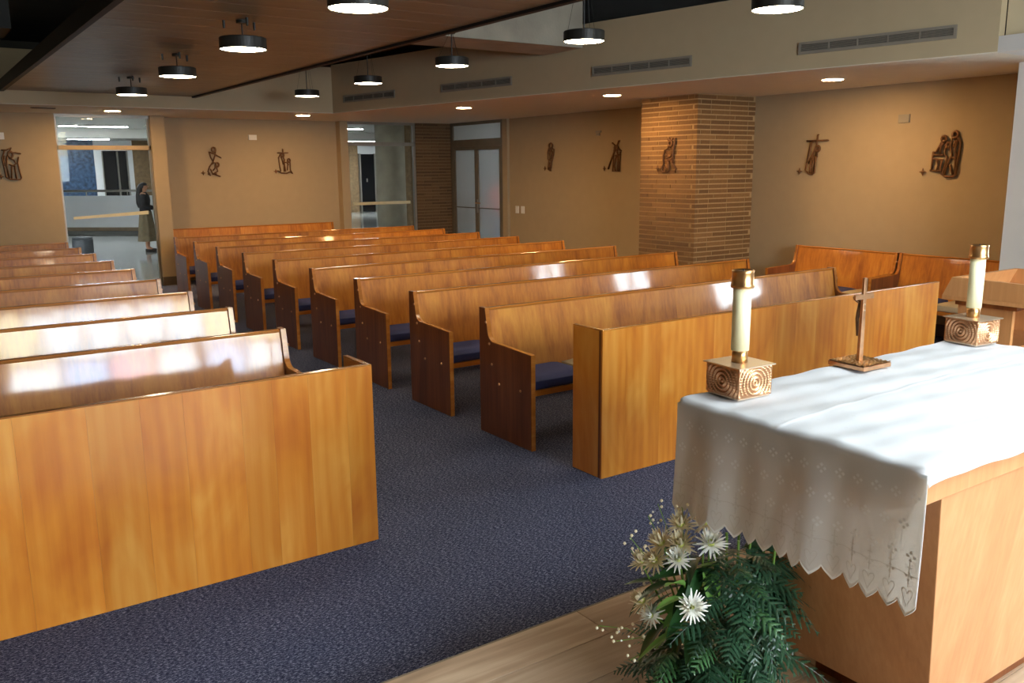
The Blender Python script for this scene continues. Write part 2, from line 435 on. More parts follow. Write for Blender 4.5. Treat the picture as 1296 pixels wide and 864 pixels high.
# windows behind the camera
def window_frame(name, label, mk, panes, fr):
    w = thing(name, label, 'window', kind='structure')
    for (mb, mt) in panes: mb.build('pane', mt, w)
    for mb in fr: mb.build('mullion', 'alu', w)
    return w
xs = [WF[0] + (WF[1]-WF[0])*i/6 for i in range(7)]
zs_ = [WF[2], 2.2, WF[3]]
tints = ['glass', 'tint_amber', 'tint_blue', 'glass', 'tint_pink', 'glass', 'glass', 'glass', 'tint_blue', 'glass', 'glass', 'tint_amber']
panes = []; fr = []
for i in range(6):
    for j in range(2):
        panes.append((B(xs[i]+.02, xs[i+1]-.02, WF[4]-.08, WF[4]-.074, zs_[j]+.02, zs_[j+1]-.02), tints[i*2+j]))
for x in xs: fr.append(B(x-.02, x+.02, WF[4]-.10, WF[4]-.05, WF[2], WF[3]))
for z in zs_: fr.append(B(WF[0], WF[1], WF[4]-.10, WF[4]-.05, z-.02, z+.02))
window_frame('window_3', 'wide window with coloured panes behind the altar', None, panes, fr)
panes = [(B(XW+.07, XW+.076, WR[0]+.02, WR[1]-.02, WR[2]+.02, WR[3]-.02), 'glass')]
fr = [B(XW+.05, XW+.1, y-.02, y+.02, WR[2], WR[3]) for y in (WR[0], (WR[0]+WR[1])/2, WR[1])] + [B(XW+.05, XW+.1, WR[0], WR[1], z-.02, z+.02) for z in (WR[2], WR[3])]
window_frame('window_4', 'side window in the right wall beside the altar', None, panes, fr)

# ceilings
struct('ceiling', MB().box(-3.75, SK[0], -3.55, 14.45, 3.5, 3.65).box(SK[1], XW+.15, -3.55, 14.45, 3.5, 3.65).box(SK[0], SK[1], -3.55, SK[2], 3.5, 3.65).box(SK[0], SK[1], SK[3], 14.45, 3.5, 3.65), 'slab', 'dark concrete slab above the hung ceilings', 'ceiling')
sof = MB().prism([(-3.6, 12.24), (5.33, 12.24), (6.763, 3.49), (XW+.15, 3.49), (XW+.15, 14.45), (-3.6, 14.45)], 2, ZS, ZS+0.006).box(-3.6, XW+.15, 14.40, 14.45, ZS+.006, 2.86)
struct('wall_back_upper', B(-3.75, XW+.30, 14.45, 14.56, 2.86, 3.65), 'slab', 'dark wall above the back soffit', 'wall')
struct('wall_right_upper', B(XW+.15, XW+.26, 2.4, 14.45, 2.56, 3.65), 'slab', 'dark wall above the right soffit', 'wall')
struct('ceiling_soffit', sof, 'soffit_lit', 'low cream soffit running along back and right walls', 'ceiling')
struct('ceiling_fascia_back', B(-3.6, 5.33, 12.24, 12.32, ZS+.006, 3.14), 'soffit', 'cream upstand above the soffit at the back', 'ceiling')
fas = MB().prism([(5.33, 12.24), (6.763, 3.49), (6.843, 3.49), (5.41, 12.32)], 2, ZS+.006, ZF)
struct('ceiling_fascia_right', fas, 'soffit', 'long cream upstand with air vents on the right', 'ceiling')
struct('ceiling_bulkhead', MB().box(6.765, XW+.15, 2.95, 3.489, ZS, 2.615), 'white', 'white bulkhead at the top right near the altar', 'ceiling')
struct('ceiling_upper_bulkhead', MB().prism([(6.85, 3.485), (7.12, 2.95), (XW+.15, 2.95), (XW+.15, 3.485)], 2, 2.615, 3.5), 'soffit', 'cream upper bulkhead at the top right corner', 'ceiling')
struct('ceiling_beam', B(3.4, 5.95, 7.30, 7.95, 2.90, 3.5), 'concrete', 'grey concrete beam crossing above the pendant lamps', 'beam')
struct('ceiling_beam_left', MB().box(-3.6, 1.0, 9.2, 9.9, 2.95, 3.5), 'black', 'black painted beam left of the wooden ceiling, nearer the back wall', 'beam')
struct('ceiling_beam_left_near', MB().box(-3.6, 1.0, 5.6, 6.4, 2.95, 3.5), 'black', 'black painted beam left of the wooden ceiling, nearer the altar', 'beam')
rl = thing('added_rooflight', 'unseen rooflight added to brighten the altar', 'window', kind='structure')  # added opening that lights the altar top from out of view
for a in ((SK[0]-.06, SK[0], SK[2]-.06, SK[3]+.06), (SK[1], SK[1]+.06, SK[2]-.06, SK[3]+.06), (SK[0], SK[1], SK[2]-.06, SK[2]), (SK[0], SK[1], SK[3], SK[3]+.06)):
    B(*a, 2.85, 3.5).build('added_shaft_wall', 'white', rl)  # added shaft that keeps the rooflight's spread off the fascia
B(SK[0], SK[1], SK[2], SK[3], 3.60, 3.606).build('pane', 'glass', rl)
for x in (SK[0], (SK[0]+SK[1])/2-.02, SK[1]-.04): B(x, x+.04, SK[2], SK[3], 3.55, 3.6).build('mullion', 'alu', rl)
# wooden hung ceiling
cw = thing('ceiling_wood_panel', 'hung brown wooden ceiling panel above the aisle and left pews', 'ceiling', kind='structure')
y = 2.9; PX0, PX1, PZ = 1.17, 3.33, 2.66
bw = 0.31
me_board = None
while y < 12.15:
    me = me_board or B(PX0, PX1, 0.004, bw-.004, 0, 0.02).mesh('board', 'ceil_wood')
    me_board = me
    link('board', me, cw, loc=(0, y, PZ)); y += bw
B(PX1, PX1+.045, 2.9, 12.18, PZ-.02, PZ+.10).build('edge_profile', 'black', cw)
B(PX0-.045, PX0, 2.9, 12.18, PZ-.02, PZ+.10).build('edge_profile', 'black', cw)
B(PX0, PX1, 2.9, 12.15, PZ+.02, PZ+.05).build('backing', 'slab', cw)

# corridor windows in the back wall
w1 = thing('window_1', 'tall glazed panel to the corridor in the back wall', 'window', kind='structure')
Y1 = 13.95
B(1.93, 3.14, Y1-.004, Y1+.004, 0.05, 2.01).build('pane', 'glass', w1)
B(1.93, 3.14, Y1-.004, Y1+.004, 2.07, 2.46).build('pane', 'glass', w1)
B(1.90, 3.16, Y1-.03, Y1+.03, 2.01, 2.07).build('transom', 'wall', w1)
B(1.90, 3.16, Y1-.03, Y1+.03, 2.46, ZS).build('head_frame', 'alu', w1)
B(1.90, 3.16, Y1-.03, Y1+.03, 0, .05).build('sill_frame', 'alu', w1)
B(1.90, 1.93, Y1-.03, Y1+.03, .05, 2.46).build('side_frame', 'alu', w1)
B(3.13, 3.16, Y1-.03, Y1+.03, .05, 2.46).build('side_frame', 'bronze_frame', w1)
MB().hexa([(2.03,Y1-.008,1.035),(3.05,Y1-.008,1.075),(3.05,Y1-.005,1.075),(2.03,Y1-.005,1.035),(2.03,Y1-.008,1.07),(3.05,Y1-.008,1.125),(3.05,Y1-.005,1.125),(2.03,Y1-.005,1.07)]).build('safety_band', 'decal', w1)
w2 = thing('window_2', 'glazed panel to the corridor beside the brick strip', 'window', kind='structure')
Y2 = 14.17
B(6.41, 7.67, Y2-.004, Y2+.004, .05, 2.10).build('pane', 'glass', w2)
B(6.41, 7.67, Y2-.004, Y2+.004, 2.16, 2.46).build('pane', 'glass', w2)
for a in ((6.38,7.70,2.10,2.16),(6.38,7.70,2.46,ZS),(6.38,7.70,0,.05),(6.38,6.41,.05,2.46),(7.66,7.70,.05,2.46)):
    B(a[0], a[1], Y2-.03, Y2+.03, a[2], a[3]).build('frame_bar', 'alu', w2)
B(6.47, 7.58, Y2-.008, Y2-.005, 1.09, 1.14).build('safety_band', 'decal', w2)

# brick work: separate long bricks on a mortar core
def brick_mesh(L, mt, H=0.041, D=0.05):
    return B(0, L, 0, D, 0, H).mesh('brick', mt)
BR = {}
def brick(L, mt='brick'):
    k = (round(L, 2), mt)
    if k not in BR: BR[k] = brick_mesh(k[0], mt)
    return BR[k]
CH = 0.0555
pil = thing('brick_pillar', 'square pillar of long tan bricks standing against the right wall', 'pillar', kind='structure')
PXA, PYA, PYB = 7.49, 7.14, 8.06
B(PXA+.006, XW, PYA+.006, PYB-.006, 0, ZS).build('mortar_core', 'mortar', pil)
nc = int(ZS/CH)
BL = 0.30; GAP = 0.014
for c in range(nc):
    z = c*CH + 0.007
    # face towards -X  (bricks run along y)
    off = 0.0 if c % 2 else -0.15-GAP/2
    if c % 4 == 2: off -= 0.07
    y = PYA + off; ya0 = PYA if c % 2 else PYA+.05+GAP
    while y < PYB-0.02:
        a, b = max(y, ya0), min(y+BL, PYB)
        if b-a > 0.04:
            o = link('brick', brick(b-a), pil, loc=(PXA, b, z), rot=(0, 0, -PI/2))
        y += BL+GAP
    # face towards -Y
    x = PXA + (0.05+GAP-.15 if c % 2 else 0.0)
    if c % 4 == 2: x -= 0.09
    while x < XW-0.03:
        a, b = max(x, PXA+0.05+GAP if c % 2 else PXA), min(x+BL, XW-.001)
        if b-a > 0.04:
            link('brick', brick(b-a), pil, loc=(a, PYA, z))
        x += BL+GAP
wb = thing('wall_brick', 'narrow strip of brown brick wall between window and frosted door', 'wall', kind='structure')
B(7.70, 8.44, 14.13, 14.33, 0, ZS).build('mortar_core', 'mortar_dark', wb)
for c in range(nc):
    x = 7.70 + (0 if c % 2 else -0.157)
    while x < 8.42:
        a, b = max(x, 7.70), min(x+BL, 8.44)
        if b-a > 0.04: link('brick', brick(b-a, 'brick_dark'), wb, loc=(a, 14.12, c*CH+.007))
        x += BL+GAP

# frosted double door in the right wall
d1 = thing('door_1', 'frosted glass double door with brown frame and top light', 'door', kind='structure')
DX = XW-0.02; DA, DB = 12.42, 14.10
def dbox(ya, yb, za, zb, n, mt, par=d1, t=.03, off=0): return B(DX-t+off, DX+t+off, ya, yb, za, zb).build(n, mt, par)
dbox(DA, DA+.05, 0, ZS, 'frame_post', 'bronze_frame'); dbox(DB-.08, DB, 0, ZS, 'frame_post', 'bronze_frame')
dbox(DA+.05, DB-.08, 2.08, 2.20, 'transom', 'bronze_frame'); dbox(DA+.05, DB-.08, 2.45, ZS, 'head_frame', 'bronze_frame')
dbox(DA+.05, DB-.08, 2.20, 2.45, 'pane', 'frost', t=.004)
mid = 13.25
for (a, b) in ((DA+.05, mid), (mid, DB-.08)):
    lf = dbox(a+.003, b-.003, .01, .09, 'door_leaf', 'bronze_frame', t=.025)
    dbox(a+.003, b-.003, 2.02, 2.078, 'leaf_rail', 'bronze_frame', lf, t=.025)
    dbox(a+.003, a+.055, .09, 2.02, 'leaf_stile', 'bronze_frame', lf, t=.025)
    dbox(b-.055, b-.003, .09, 2.02, 'leaf_stile', 'bronze_frame', lf, t=.025)
    dbox(a+.055, b-.055, .09, 2.02, 'pane', 'frost', lf, t=.004)
    dbox(a+.055, b-.055, 1.005, 1.02, 'push_bar', 'bronze_frame', lf, t=.012, off=-.03)
MB().tube([(DX-.05, mid-.03, 1.10), (DX-.07, mid-.03, 1.10), (DX-.07, mid-.17, 1.10)], .011).build('door_handle', 'brass', d1)
B(DX-.04, DX-.025, mid-.05, mid-.01, .93, 1.16).build('lock_plate', 'alu', d1)

# ---------------- the corridor and hall beyond the glass
struct('floor_corridor', MB().box(-5, 25, 14.3, 40, -.1, -.002).box(XW+.15, 25, 9.8, 14.3, -.1, -.002), 'tile', 'polished grey tile floor of the corridor beyond the glass', 'floor')
struct('ceiling_corridor', MB().box(-5, 25, 14.45, 40, 2.75, 2.86), 'white', 'white corridor ceiling beyond the glass', 'ceiling')
struct('ceiling_lobby', MB().box(XW+.15, 25, 9.8, 14.45, 2.75, 2.85), 'white', 'white lobby ceiling behind the frosted door', 'ceiling')
struct('ceiling_corridor_bulkhead', MB().box(-5, 25, 24.0, 24.3, 2.52, 2.75), 'white', 'white ceiling drop across the hall beyond the glass', 'ceiling')
struct('wall_hall_left', B(-5.1, -5, 14.3, 40, 0, 2.75), 'white', 'white end wall of the hall on the left', 'wall')
struct('wall_hall_right', B(25, 25.1, 9.8, 40, 0, 2.75), 'white', 'white end wall of the hall on the right', 'wall')
struct('wall_hall_near', B(XW+.15, 25, 9.7, 9.8, 0, 2.75), 'white', 'white wall behind the frosted double door', 'wall')
struct('wall_hall_mosaic', B(-5, 5.62, 33.0, 33.2, 0, 2.75), 'mosaic', 'blue mosaic wall across the hall seen through the tall window', 'wall')
struct('wall_hall_far', MB().box(5.62, 5.85, 32.95, 33.2, 0, 2.75).box(6.7, 6.85, 32.95, 33.2, 0, 2.75).box(5.85, 6.7, 32.95, 33.2, 2.4, 2.75).box(8.0, 13.3, 33.0, 33.2, 0, 2.75).box(15.3, 25, 33.0, 33.2, 0, 2.75), 'parapet', 'pale far wall across the hall', 'wall')
wd = thing('window_5', 'dark window with light mullions across the hall', 'window', kind='structure')
B(5.85, 6.7, 33.1, 33.15, 0, 2.4).build('pane', 'darkglass', wd)
for x in (5.85, 6.34, 6.66): B(x, x+.05, 33.0, 33.09, 0, 2.4).build('mullion', 'alu', wd)
bm_far = flat('far_brick', (132, 108, 78), 0.9, noise=0.25, nscale=10)
struct('wall_hall_brick', MB().box(6.85, 8.0, 32.9, 33.2, 0, 2.75).box(13.3, 15.3, 32.9, 33.2, 0, 2.75), bm_far, 'tan brick piers of the far hall wall', 'wall')
dd = thing('door_2', 'dark door in the far hall wall seen through the second window', 'door', kind='structure')
B(15.32, 15.38, 32.8, 32.95, 0, 2.32).build('door_frame', 'alu', dd); B(15.98, 16.04, 32.8, 32.95, 0, 2.32).build('door_frame', 'alu', dd)
B(15.38, 15.98, 32.86, 32.92, 0.02, 2.30).build('door_leaf', 'darkglass', dd)
B(15.62, 15.66, 32.83, 32.86, 1.2, 1.34).build('door_handle', 'alu', dd)
pp = thing('parapet', 'white hall parapet with a metal handrail seen through tall window', 'parapet')
A0, B0 = Vector((1.6, 30.6, 0)), Vector((7.3, 25.6, 0)); dn = (B0-A0).normalized(); nn = Vector((-dn.y, dn.x, 0))
def obl(off0, off1, z0, z1):
    P = [A0+nn*off0, B0+nn*off0, B0+nn*off1, A0+nn*off1]
    return MB().hexa([(p.x, p.y, z0) for p in P]+[(p.x, p.y, z1) for p in P])
obl(0, .15, .12, 1.02).build('parapet_wall', 'parapet', pp)
obl(-.02, .17, 0, .12).build('kerb', 'ceil_wood', pp)
MB().tube([A0+nn*.07+Vector((0,0,1.16)), B0+nn*.07+Vector((0,0,1.16))], .035, 10).build('handrail', 'alu', pp, smooth=True)
for i in range(7):
    p = A0.lerp(B0, i/6)+nn*.07
    MB().tube([(p.x, p.y, 1.0), (p.x, p.y, 1.15)], .018, 8).build('rail_post', 'alu', pp)
struct('floor_kerb', MB().hexa([(1.0,29.0,0),(7.0,23.8,0),(7.3,25.5,0),(1.5,30.5,0),(1.0,29.0,.02),(7.0,23.8,.02),(7.3,25.5,.02),(1.5,30.5,.02)]), 'stone_dark', 'dark stone band on the hall floor before the parapet', 'floor')
cc = thing('concrete_column', 'round grey concrete column just beyond the second window', 'column', (8.65, 17.0, 0))
MB().lathe([(.31, 0), (.31, 2.75)], 40).build('shaft', 'concrete', cc, smooth=True)
struct('wall_corridor_brick', MB().box(9.6, 11.5, 19.0, 19.25, 0, 2.75), bm_far, 'brick corridor pier behind the round column', 'wall')
ot = thing('ottoman', 'round grey ottoman seat on the hall floor', 'ottoman', (3.10, 20.45, 0))
MB().lathe([(.20,0),(.205,.02),(.205,.28),(.195,.31)], 32).build('body', 'ottoman', ot, smooth=True)
MB().lathe([(.19,.31),(.20,.32),(.20,.345),(.17,.36)], 32).build('seat_pad', 'ottoman', ot, smooth=True)
def strip(label, x0, x1, y0, y1, z=2.749):
    t = thing('strip_light', label, 'lamp', ((x0+x1)/2, (y0+y1)/2, z), group='strip lights on the corridor ceiling')
    w, d = (x1-x0)/2, (y1-y0)/2
    B(-w, w, -d, d, -.03, 0).build('housing', 'alu', t); B(-w+.01, w-.01, -d+.01, d-.01, -.036, -.03).build('diffuser', 'strip', t)
strip('long white strip light nearest the tall window', 3.15, 4.6, 22.3, 22.5)
strip('white strip light deeper in the hall beyond the tall window', 4.6, 5.8, 31.0, 31.2)
strip('white strip light seen at the left of the second window', 9.4, 10.1, 21.3, 21.5)
strip('white strip light deep in the hall beyond the second window', 13.6, 15.6, 30.5, 30.75)
strip('unseen strip light added over the corridor just outside the tall window', 0.5, 2.0, 17.0, 17.25)  # added lamp out of view, brightens the corridor
strip('unseen strip light added over the corridor behind the brick strip', 12.5, 13.6, 16.3, 16.5)  # another added lamp out of view for corridor brightness
strip('strip light added in the lobby to brighten the frosted door', 9.3, 10.3, 11.3, 11.5)  # added lamp lighting the frosted panes from behind

# ================================================================== PEWS
def end_profile():
    top = [(0, 0.0), (-0.57, 0.0), (-0.57, 0.598), (-0.20, 0.612)]
    # concave sweep from the arm up to the upright
    cx, cz, r = -0.165, 0.612+0.07, 0.07
    arc = []
    for i in range(7):
        t = -PI/2 + (PI/2-0.15)*i/6
        arc.append((cx+r*math.cos(t), cz+r*math.sin(t)))
    return top + arc + [(-0.066, PEW_H), (0, PEW_H)]
END = end_profile()
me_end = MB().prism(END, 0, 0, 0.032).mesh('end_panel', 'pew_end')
# pale strip painting the lit front and top edge of the end panel
def lit_edge_mesh():
    m = MB(); e = END[1:-1]
    nrm = []
    for i in range(len(e)):
        a = Vector(e[max(i-1, 0)]); b = Vector(e[min(i+1, len(e)-1)]); d = (b-a).normalized()
        nrm.append(Vector((-d.y, d.x)))      # outward: to the left of travel (front/up)
    outer = [(p[0]+n.x*0.003*-1 if False else p[0]-abs(n.x)*0.003, p[1]+abs(n.y)*0.003) for p, n in zip(e, nrm)]
    outer[0] = (e[0][0]-0.003, e[0][1])
    n = len(e); b = 0
    for p in outer: m.v.append((0.001, p[0], p[1]))
    for p in outer: m.v.append((0.031, p[0], p[1]))
    for p in e: m.v.append((0.001, p[0]+0.002, p[1]-0.001))
    for p in e: m.v.append((0.031, p[0]+0.002, p[1]-0.001))
    for i in range(n-1):
        m.f.append((i, n+i, n+i+1, i+1))
        m.f.append((i, i+1, 2*n+i+1, 2*n+i)); m.f.append((n+i+1, n+i, 3*n+i, 3*n+i+1))
    return m.mesh('lit_edge', 'rail')
me_lit_edge = lit_edge_mesh()
me_peg = MB().lathe([(0.0085, 0), (0.0085, 0.003), (0.006, 0.006)], 10).mesh('screw_cap', 'peg', True)
PEGS = [(-0.082, 0.735), (-0.118, 0.60), (-0.145, 0.47), (-0.225, 0.355), (-0.46, 0.358)]

def pew(label, group, loc, rz, L, joints, cat='pew', name='pew'):
    t = thing(name, label, cat, loc, rz, group)
    for s, x in ((0, 0.0), (1, L-0.032)):
        e = link('end_panel', me_end, t, bevel=0.003, loc=(x, 0, 0))
        link('lit_edge', me_lit_edge, e)
        for (py, pz) in PEGS:
            link('screw_cap', me_peg, e, loc=(0.0 if s == 0 else 0.032, py, pz), rot=(0, -PI/2 if s == 0 else PI/2, 0))
    xs = [0.032] + joints + [L-0.032]
    z0, z1 = 0.36, PEW_H-0.02
    yf0, yf1 = -0.140, -0.058           # front face low / high
    for a, b in zip(xs[:-1], xs[1:]):
        a += .0006; b -= .0006
        MB().hexa([(a,yf0,z0),(b,yf0,z0),(b,yf0+.02,z0),(a,yf0+.02,z0),(a,yf1,z1),(b,yf1,z1),(b,yf1+.02,z1),(a,yf1+.02,z1)]).build('backrest', 'pew', t)
        MB().hexa([(a,yf1-.006,z1),(b,yf1-.006,z1),(b,yf1+.032,z1),(a,yf1+.032,z1),(a,yf1-.006,z1+.018),(b,yf1-.006,z1+.018),(b,yf1+.032,z1+.018),(a,yf1+.032,z1+.018)]).build('top_rail', 'rail', t, bevel=0.005)
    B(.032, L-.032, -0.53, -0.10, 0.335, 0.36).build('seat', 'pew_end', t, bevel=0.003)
    B(.032, L-.032, -0.532, -0.520, 0.33, 0.364).build('seat_edge', 'rail', t)
    return t
me_pads = {}
def pad(label, loc, rz, W, D, mt, group):
    k = (round(W, 2), round(D, 2), mt)
    if k not in me_pads:
        h = 0.075
        def fn(u, v):
            x = (u-.5)*W; y = (v-.5)*D
            e = min(1, 6*min(u, 1-u))*min(1, 6*min(v, 1-v))
            return (x, y, h*(0.72+0.28*math.sqrt(max(e, 0))))
        m = MB().grid(fn, 12, 10)
        nv = len(m.v)
        m.box(-W/2, W/2, -D/2, D/2, 0, h*.72)
        me_pads[k] = m.mesh('seat_cushion', mt, True)
    o = link('seat_cushion', me_pads[k], None, loc=loc, rot=(0, 0, rz), bevel=0.008)
    return tag(o, label, 'cushion', group)

XE, YR, SP, LR = 2.997, 4.715, 0.9587, 3.645
JR = [1.70, 1.69, 1.67, 2.05, 2.04, 2.41, 2.43, 1.75, 1.72]
for k in range(9):
    y = YR + k*SP
    if k == 0: lab = 'varnished pew right of the aisle, first behind the right front panel'
    elif k == 8: lab = 'varnished pew right of the aisle, ninth and last free-standing row before the wall pew'
    else: lab = 'varnished pew right of the aisle, %s row behind the right front panel' % ORD[k]
    pew(lab, 'pews right of the aisle', (XE, y, 0), 0, LR, [JR[k]])
    pad('navy seat cushion at the aisle end of the %s pew right of the aisle' % ORD[k], (XE+.285, y-.335, .3645), 0, .47, .37, 'blue_pad', 'navy cushions on the right pews')
    if k < 5:
        pad('beige seat cushion next to the navy one on the %s pew right of the aisle' % ORD[k], (XE+.79, y-.335, .3645), 0, .47, .37, 'beige_pad', 'beige cushions on the right pews')
XL, YL = 1.71, 4.79
for k in range(9):
    y = YL + k*SP
    if k == 0: lab = 'shiny varnished pew left of the aisle, first behind the left front panel'
    elif k == 8: lab = 'varnished pew left of the aisle, ninth and rearmost row'
    else: lab = 'varnished pew left of the aisle, %s row behind the left front panel' % ORD[k]
    pew(lab, 'pews left of the aisle', (XL-LR, y, 0), 0, LR, [])
pew('low wooden pew set into the recess of the back wall', 'pews against the walls', (3.38, 14.235, 0), 0, 2.70, [1.10], name='wall_pew')
pew('side bench along the right wall, farther from the altar', 'pews against the walls', (XW-.15, 6.30, 0), -PI/2, 1.24, [], name='side_bench')
pew('side bench along the right wall, next to the white pier', 'pews against the walls', (XW-.15, 5.04, 0), -PI/2, 1.28, [], name='side_bench')
pad('navy seat cushion on the side bench farther from the altar', (XW-.485, 5.66, .3645), -PI/2, .5, .37, 'blue_pad', 'cushions on the side benches')
pad('beige seat cushion on the side bench farther from the altar', (XW-.485, 5.258, .3645), -PI/2, .28, .37, 'beige_pad', 'cushions on the side benches')
pad('navy seat cushion on the side bench next to the white pier', (XW-.485, 4.70, .3645), -PI/2, .5, .37, 'blue_pad', 'cushions on the side benches')
pad('beige seat cushion on the side bench next to the white pier', (XW-.485, 4.15, .3645), -PI/2, .5, .37, 'beige_pad', 'cushions on the side benches')

# front panels (closed boards before the first row)
def front_panel(label, x0, x1, y, bounds, ret_side):
    t = thing('pew_front_panel', label, 'panel', (0, 0, 0), 0, 'closed front panels before the pews')
    H = 0.84
    for a, b in zip(bounds[:-1], bounds[1:]):
        B(a+.0002, b-.0002, y, y+.012, 0.0, H-.006).build('plank', 'panel', t)
    B(x0, x1, y+.012, y+.030, 0.0, H-.006).build('core_board', 'pew_end', t)
    B(x0, x1, y-.001, y+.031, H-.006, H).build('top_edge', 'rail', t, bevel=.002)
    xr = (x0, x0+.024) if ret_side < 0 else (x1-.024, x1)
    B(xr[0], xr[1], y+.030, y+.255, 0, H-.006).build('return_board', 'panel', t, bevel=.002)
    B(xr[0]-.0005, xr[1]+.0005, y+.031, y+.256, H-.006, H).build('return_edge', 'rail', t, bevel=.002)
    B(x0+.03, x1-.03, y+.031, y+.22, .52, .54).build('book_shelf', 'pew_end', t)
    return t
front_panel('long wooden front panel left of the aisle, lit orange', -1.9, 1.663, 3.525,
            [-1.9, -1.65, -1.42, -1.15, -.93, -.7, -.42, -.2, .02, .24, .483, .673, .836, 1.066, 1.199, 1.36, 1.536, 1.663], 1)
front_panel('long wooden front panel right of the aisle, behind the altar', 3.028, 6.317, 3.527,
            [3.028, 3.198, 3.46, 3.732, 3.898, 4.176, 4.45, 4.66, 4.868, 5.036, 5.209, 5.527, 5.72, 5.913, 6.12, 6.317], -1)

# ================================================================== CEILING FITTINGS
def pendant(label, loc, ztop, three):
    t = thing('pendant_lamp', label, 'lamp', loc, 0, 'round pendant lamps')
    r, h = 0.15, 0.075
    MB().lathe([(r-.006, .008), (r, 0), (r, h-.004), (r-.004, h), (0.01, h)], 48).build('housing', 'metal_dark', t, smooth=False)
    MB().lathe([(r-.007, .004), (r-.007, .012)], 48).build('diffuser', 'lamp', t)
    zt = ztop-loc[2]
    MB().tube([(0, 0, h), (0, 0, zt)], .0045 if three else .005, 8).build('cable', 'metal_dark', t)
    MB().lathe([(.035, zt-.02), (.035, zt)], 20).build('canopy', 'metal_dark', t)
    if three:
        for k in range(3):
            a = 0.5+2*PI*k/3
            MB().lathe([(.006, zt-.05), (.009, zt-.03), (.009, zt)], 10, (.115*math.cos(a), .115*math.sin(a), 0)).build('cable_gripper', 'metal_dark', t)
    else:
        for k in range(3):
            a = 0.5+2*PI*k/3
            MB().tube([(.12*math.cos(a), .12*math.sin(a), h), (0.01*math.cos(a), .01*math.sin(a), min(zt, h+.55))], .0012, 6).build('suspension_wire', 'metal_dark', t)
    return t
zd = 2.475
for i, (x, y) in enumerate([(1.975, 4.17), (1.975, 5.93), (2.05, 7.87), (2.12, 9.97)]):
    pendant('round black pendant lamp under the wooden ceiling, %s from the altar' % (ORD[i] if i < 3 else 'fourth and farthest'), (x, y, zd), PZ, True)
zp = 2.60
for i, (x, y) in enumerate([(4.40, 3.584), (4.26, 5.209), (4.23, 7.037), (4.29, 8.887), (4.35, 10.757)]):
    pendant('round black pendant lamp over the right pews, %s from the altar' % (ORD[i] if i < 4 else 'fifth and farthest'), (x, y, zp), 2.90 if i == 2 else 3.5, False)

def downlight(label, x, y):
    t = thing('downlight', label, 'lamp', (x, y, ZS), 0, 'round downlights in the soffit')
    MB().lathe([(.115, 0), (.115, -.006), (.095, -.008)], 36).build('trim_ring', 'white', t)
    MB().lathe([(.095, -.009), (.095, -.004)], 36).build('diffuser', 'downlight', t)
    return t
downlight('round downlight in the soffit nearest the altar on the right', 7.42, 5.355)
downlight('round downlight in the soffit beside the brick pillar', 6.765, 7.768)
downlight('round downlight in the soffit before the frosted door', 6.366, 10.309)
downlight('round downlight in the back soffit above the recessed wall', 5.094, 12.80)
downlight('round downlight in the back soffit above the tall corridor window', 2.49, 12.95)

# air vents on the sloping-plan fascia
FA, FB_ = Vector((5.33, 12.24, 0)), Vector((6.763, 3.49, 0))
fd = (FB_-FA).normalized(); frz = math.atan2(fd.y, fd.x)
def fpt(y): return FA + fd*((y-FA.y)/fd.y)
def vent(label, ya, yb, z0, z1):
    a, b = fpt(ya), fpt(yb); L = (b-a).length
    t = thing('air_vent', label, 'vent', (a.x, a.y, 0), frz, 'air vents along the right fascia')
    # local x along the fascia toward the altar; the room side is local -y
    B(0, L, -.004, -.001, z0, z1).build('backing', 'ventback', t)
    f = .022
    for (p, q, r, s) in ((0, L, z0, z0+f), (0, L, z1-f, z1), (0, f, z0+f, z1-f), (L-f, L, z0+f, z1-f)):
        B(p, q, -.014, -.004, r, s).build('frame', 'vent', t)
    n = 5
    for i in range(1, n):
        x = f+(L-2*f)*i/n; B(x-.006, x+.006, -.012, -.004, z0+f, z1-f).build('divider', 'vent', t)
    k = 5
    for i in range(k):
        z = z0+f+(z1-z0-2*f)*(i+.5)/k
        MB().hexa([(f,-.012,z-.006),(L-f,-.012,z-.006),(L-f,-.005,z),(f,-.005,z),(f,-.012,z-.003),(L-f,-.012,z-.003),(L-f,-.005,z+.003),(f,-.005,z+.003)]).build('slat', 'vent', t)
vent('long grey air vent nearest the altar on the right fascia', 5.05, 3.78, 2.63, 2.73)
vent('grey air vent second from the altar on the right fascia', 7.35, 6.13, 2.63, 2.73)
vent('grey air vent third from the altar on the right fascia', 9.80, 8.55, 2.63, 2.73)
vent('grey air vent farthest from the altar on the right fascia', 11.95, 10.75, 2.63, 2.73)
t = thing('soffit_slot', 'small dark air slot in the back soffit at the left', 'vent', (1.5, 12.76, ZS))
B(0, .28, -.03, .03, -.006, 0).build('frame', 'ventback', t)
for i in range(3): B(.01, .27, -.022+.018*i, -.014+.018*i, -.009, -.006).build('slat', 'black', t)

# small wall plates
def plate(name, label, cat, mb, mt, extra=()):
    t = thing(name, label, cat)
    mb.build('cover', mt, t, bevel=.002)
    for e, m2 in extra: e.build('rocker', m2, t)
    return t
plate('wall_plate', 'small white box high on the recessed back wall', 'wall plate', B(4.73, 4.86, 14.22, 14.25, 2.18, 2.26), 'plastic', [(B(4.75, 4.84, 14.217, 14.22, 2.195, 2.245), 'plastic')])
plate('wall_plate', 'small white box high on the left back wall', 'wall plate', B(1.13, 1.27, 13.82, 13.85, 2.14, 2.23), 'plastic', [(B(1.15, 1.25, 13.817, 13.82, 2.155, 2.215), 'plastic')])
plate('wall_plate', 'small grey plate high on the wall between the two near reliefs', 'wall plate', B(XW-.02, XW, 5.17, 5.29, 2.115, 2.195), 'grey_plastic', [(B(XW-.023, XW-.02, 5.185, 5.275, 2.13, 2.18), 'grey_plastic')])
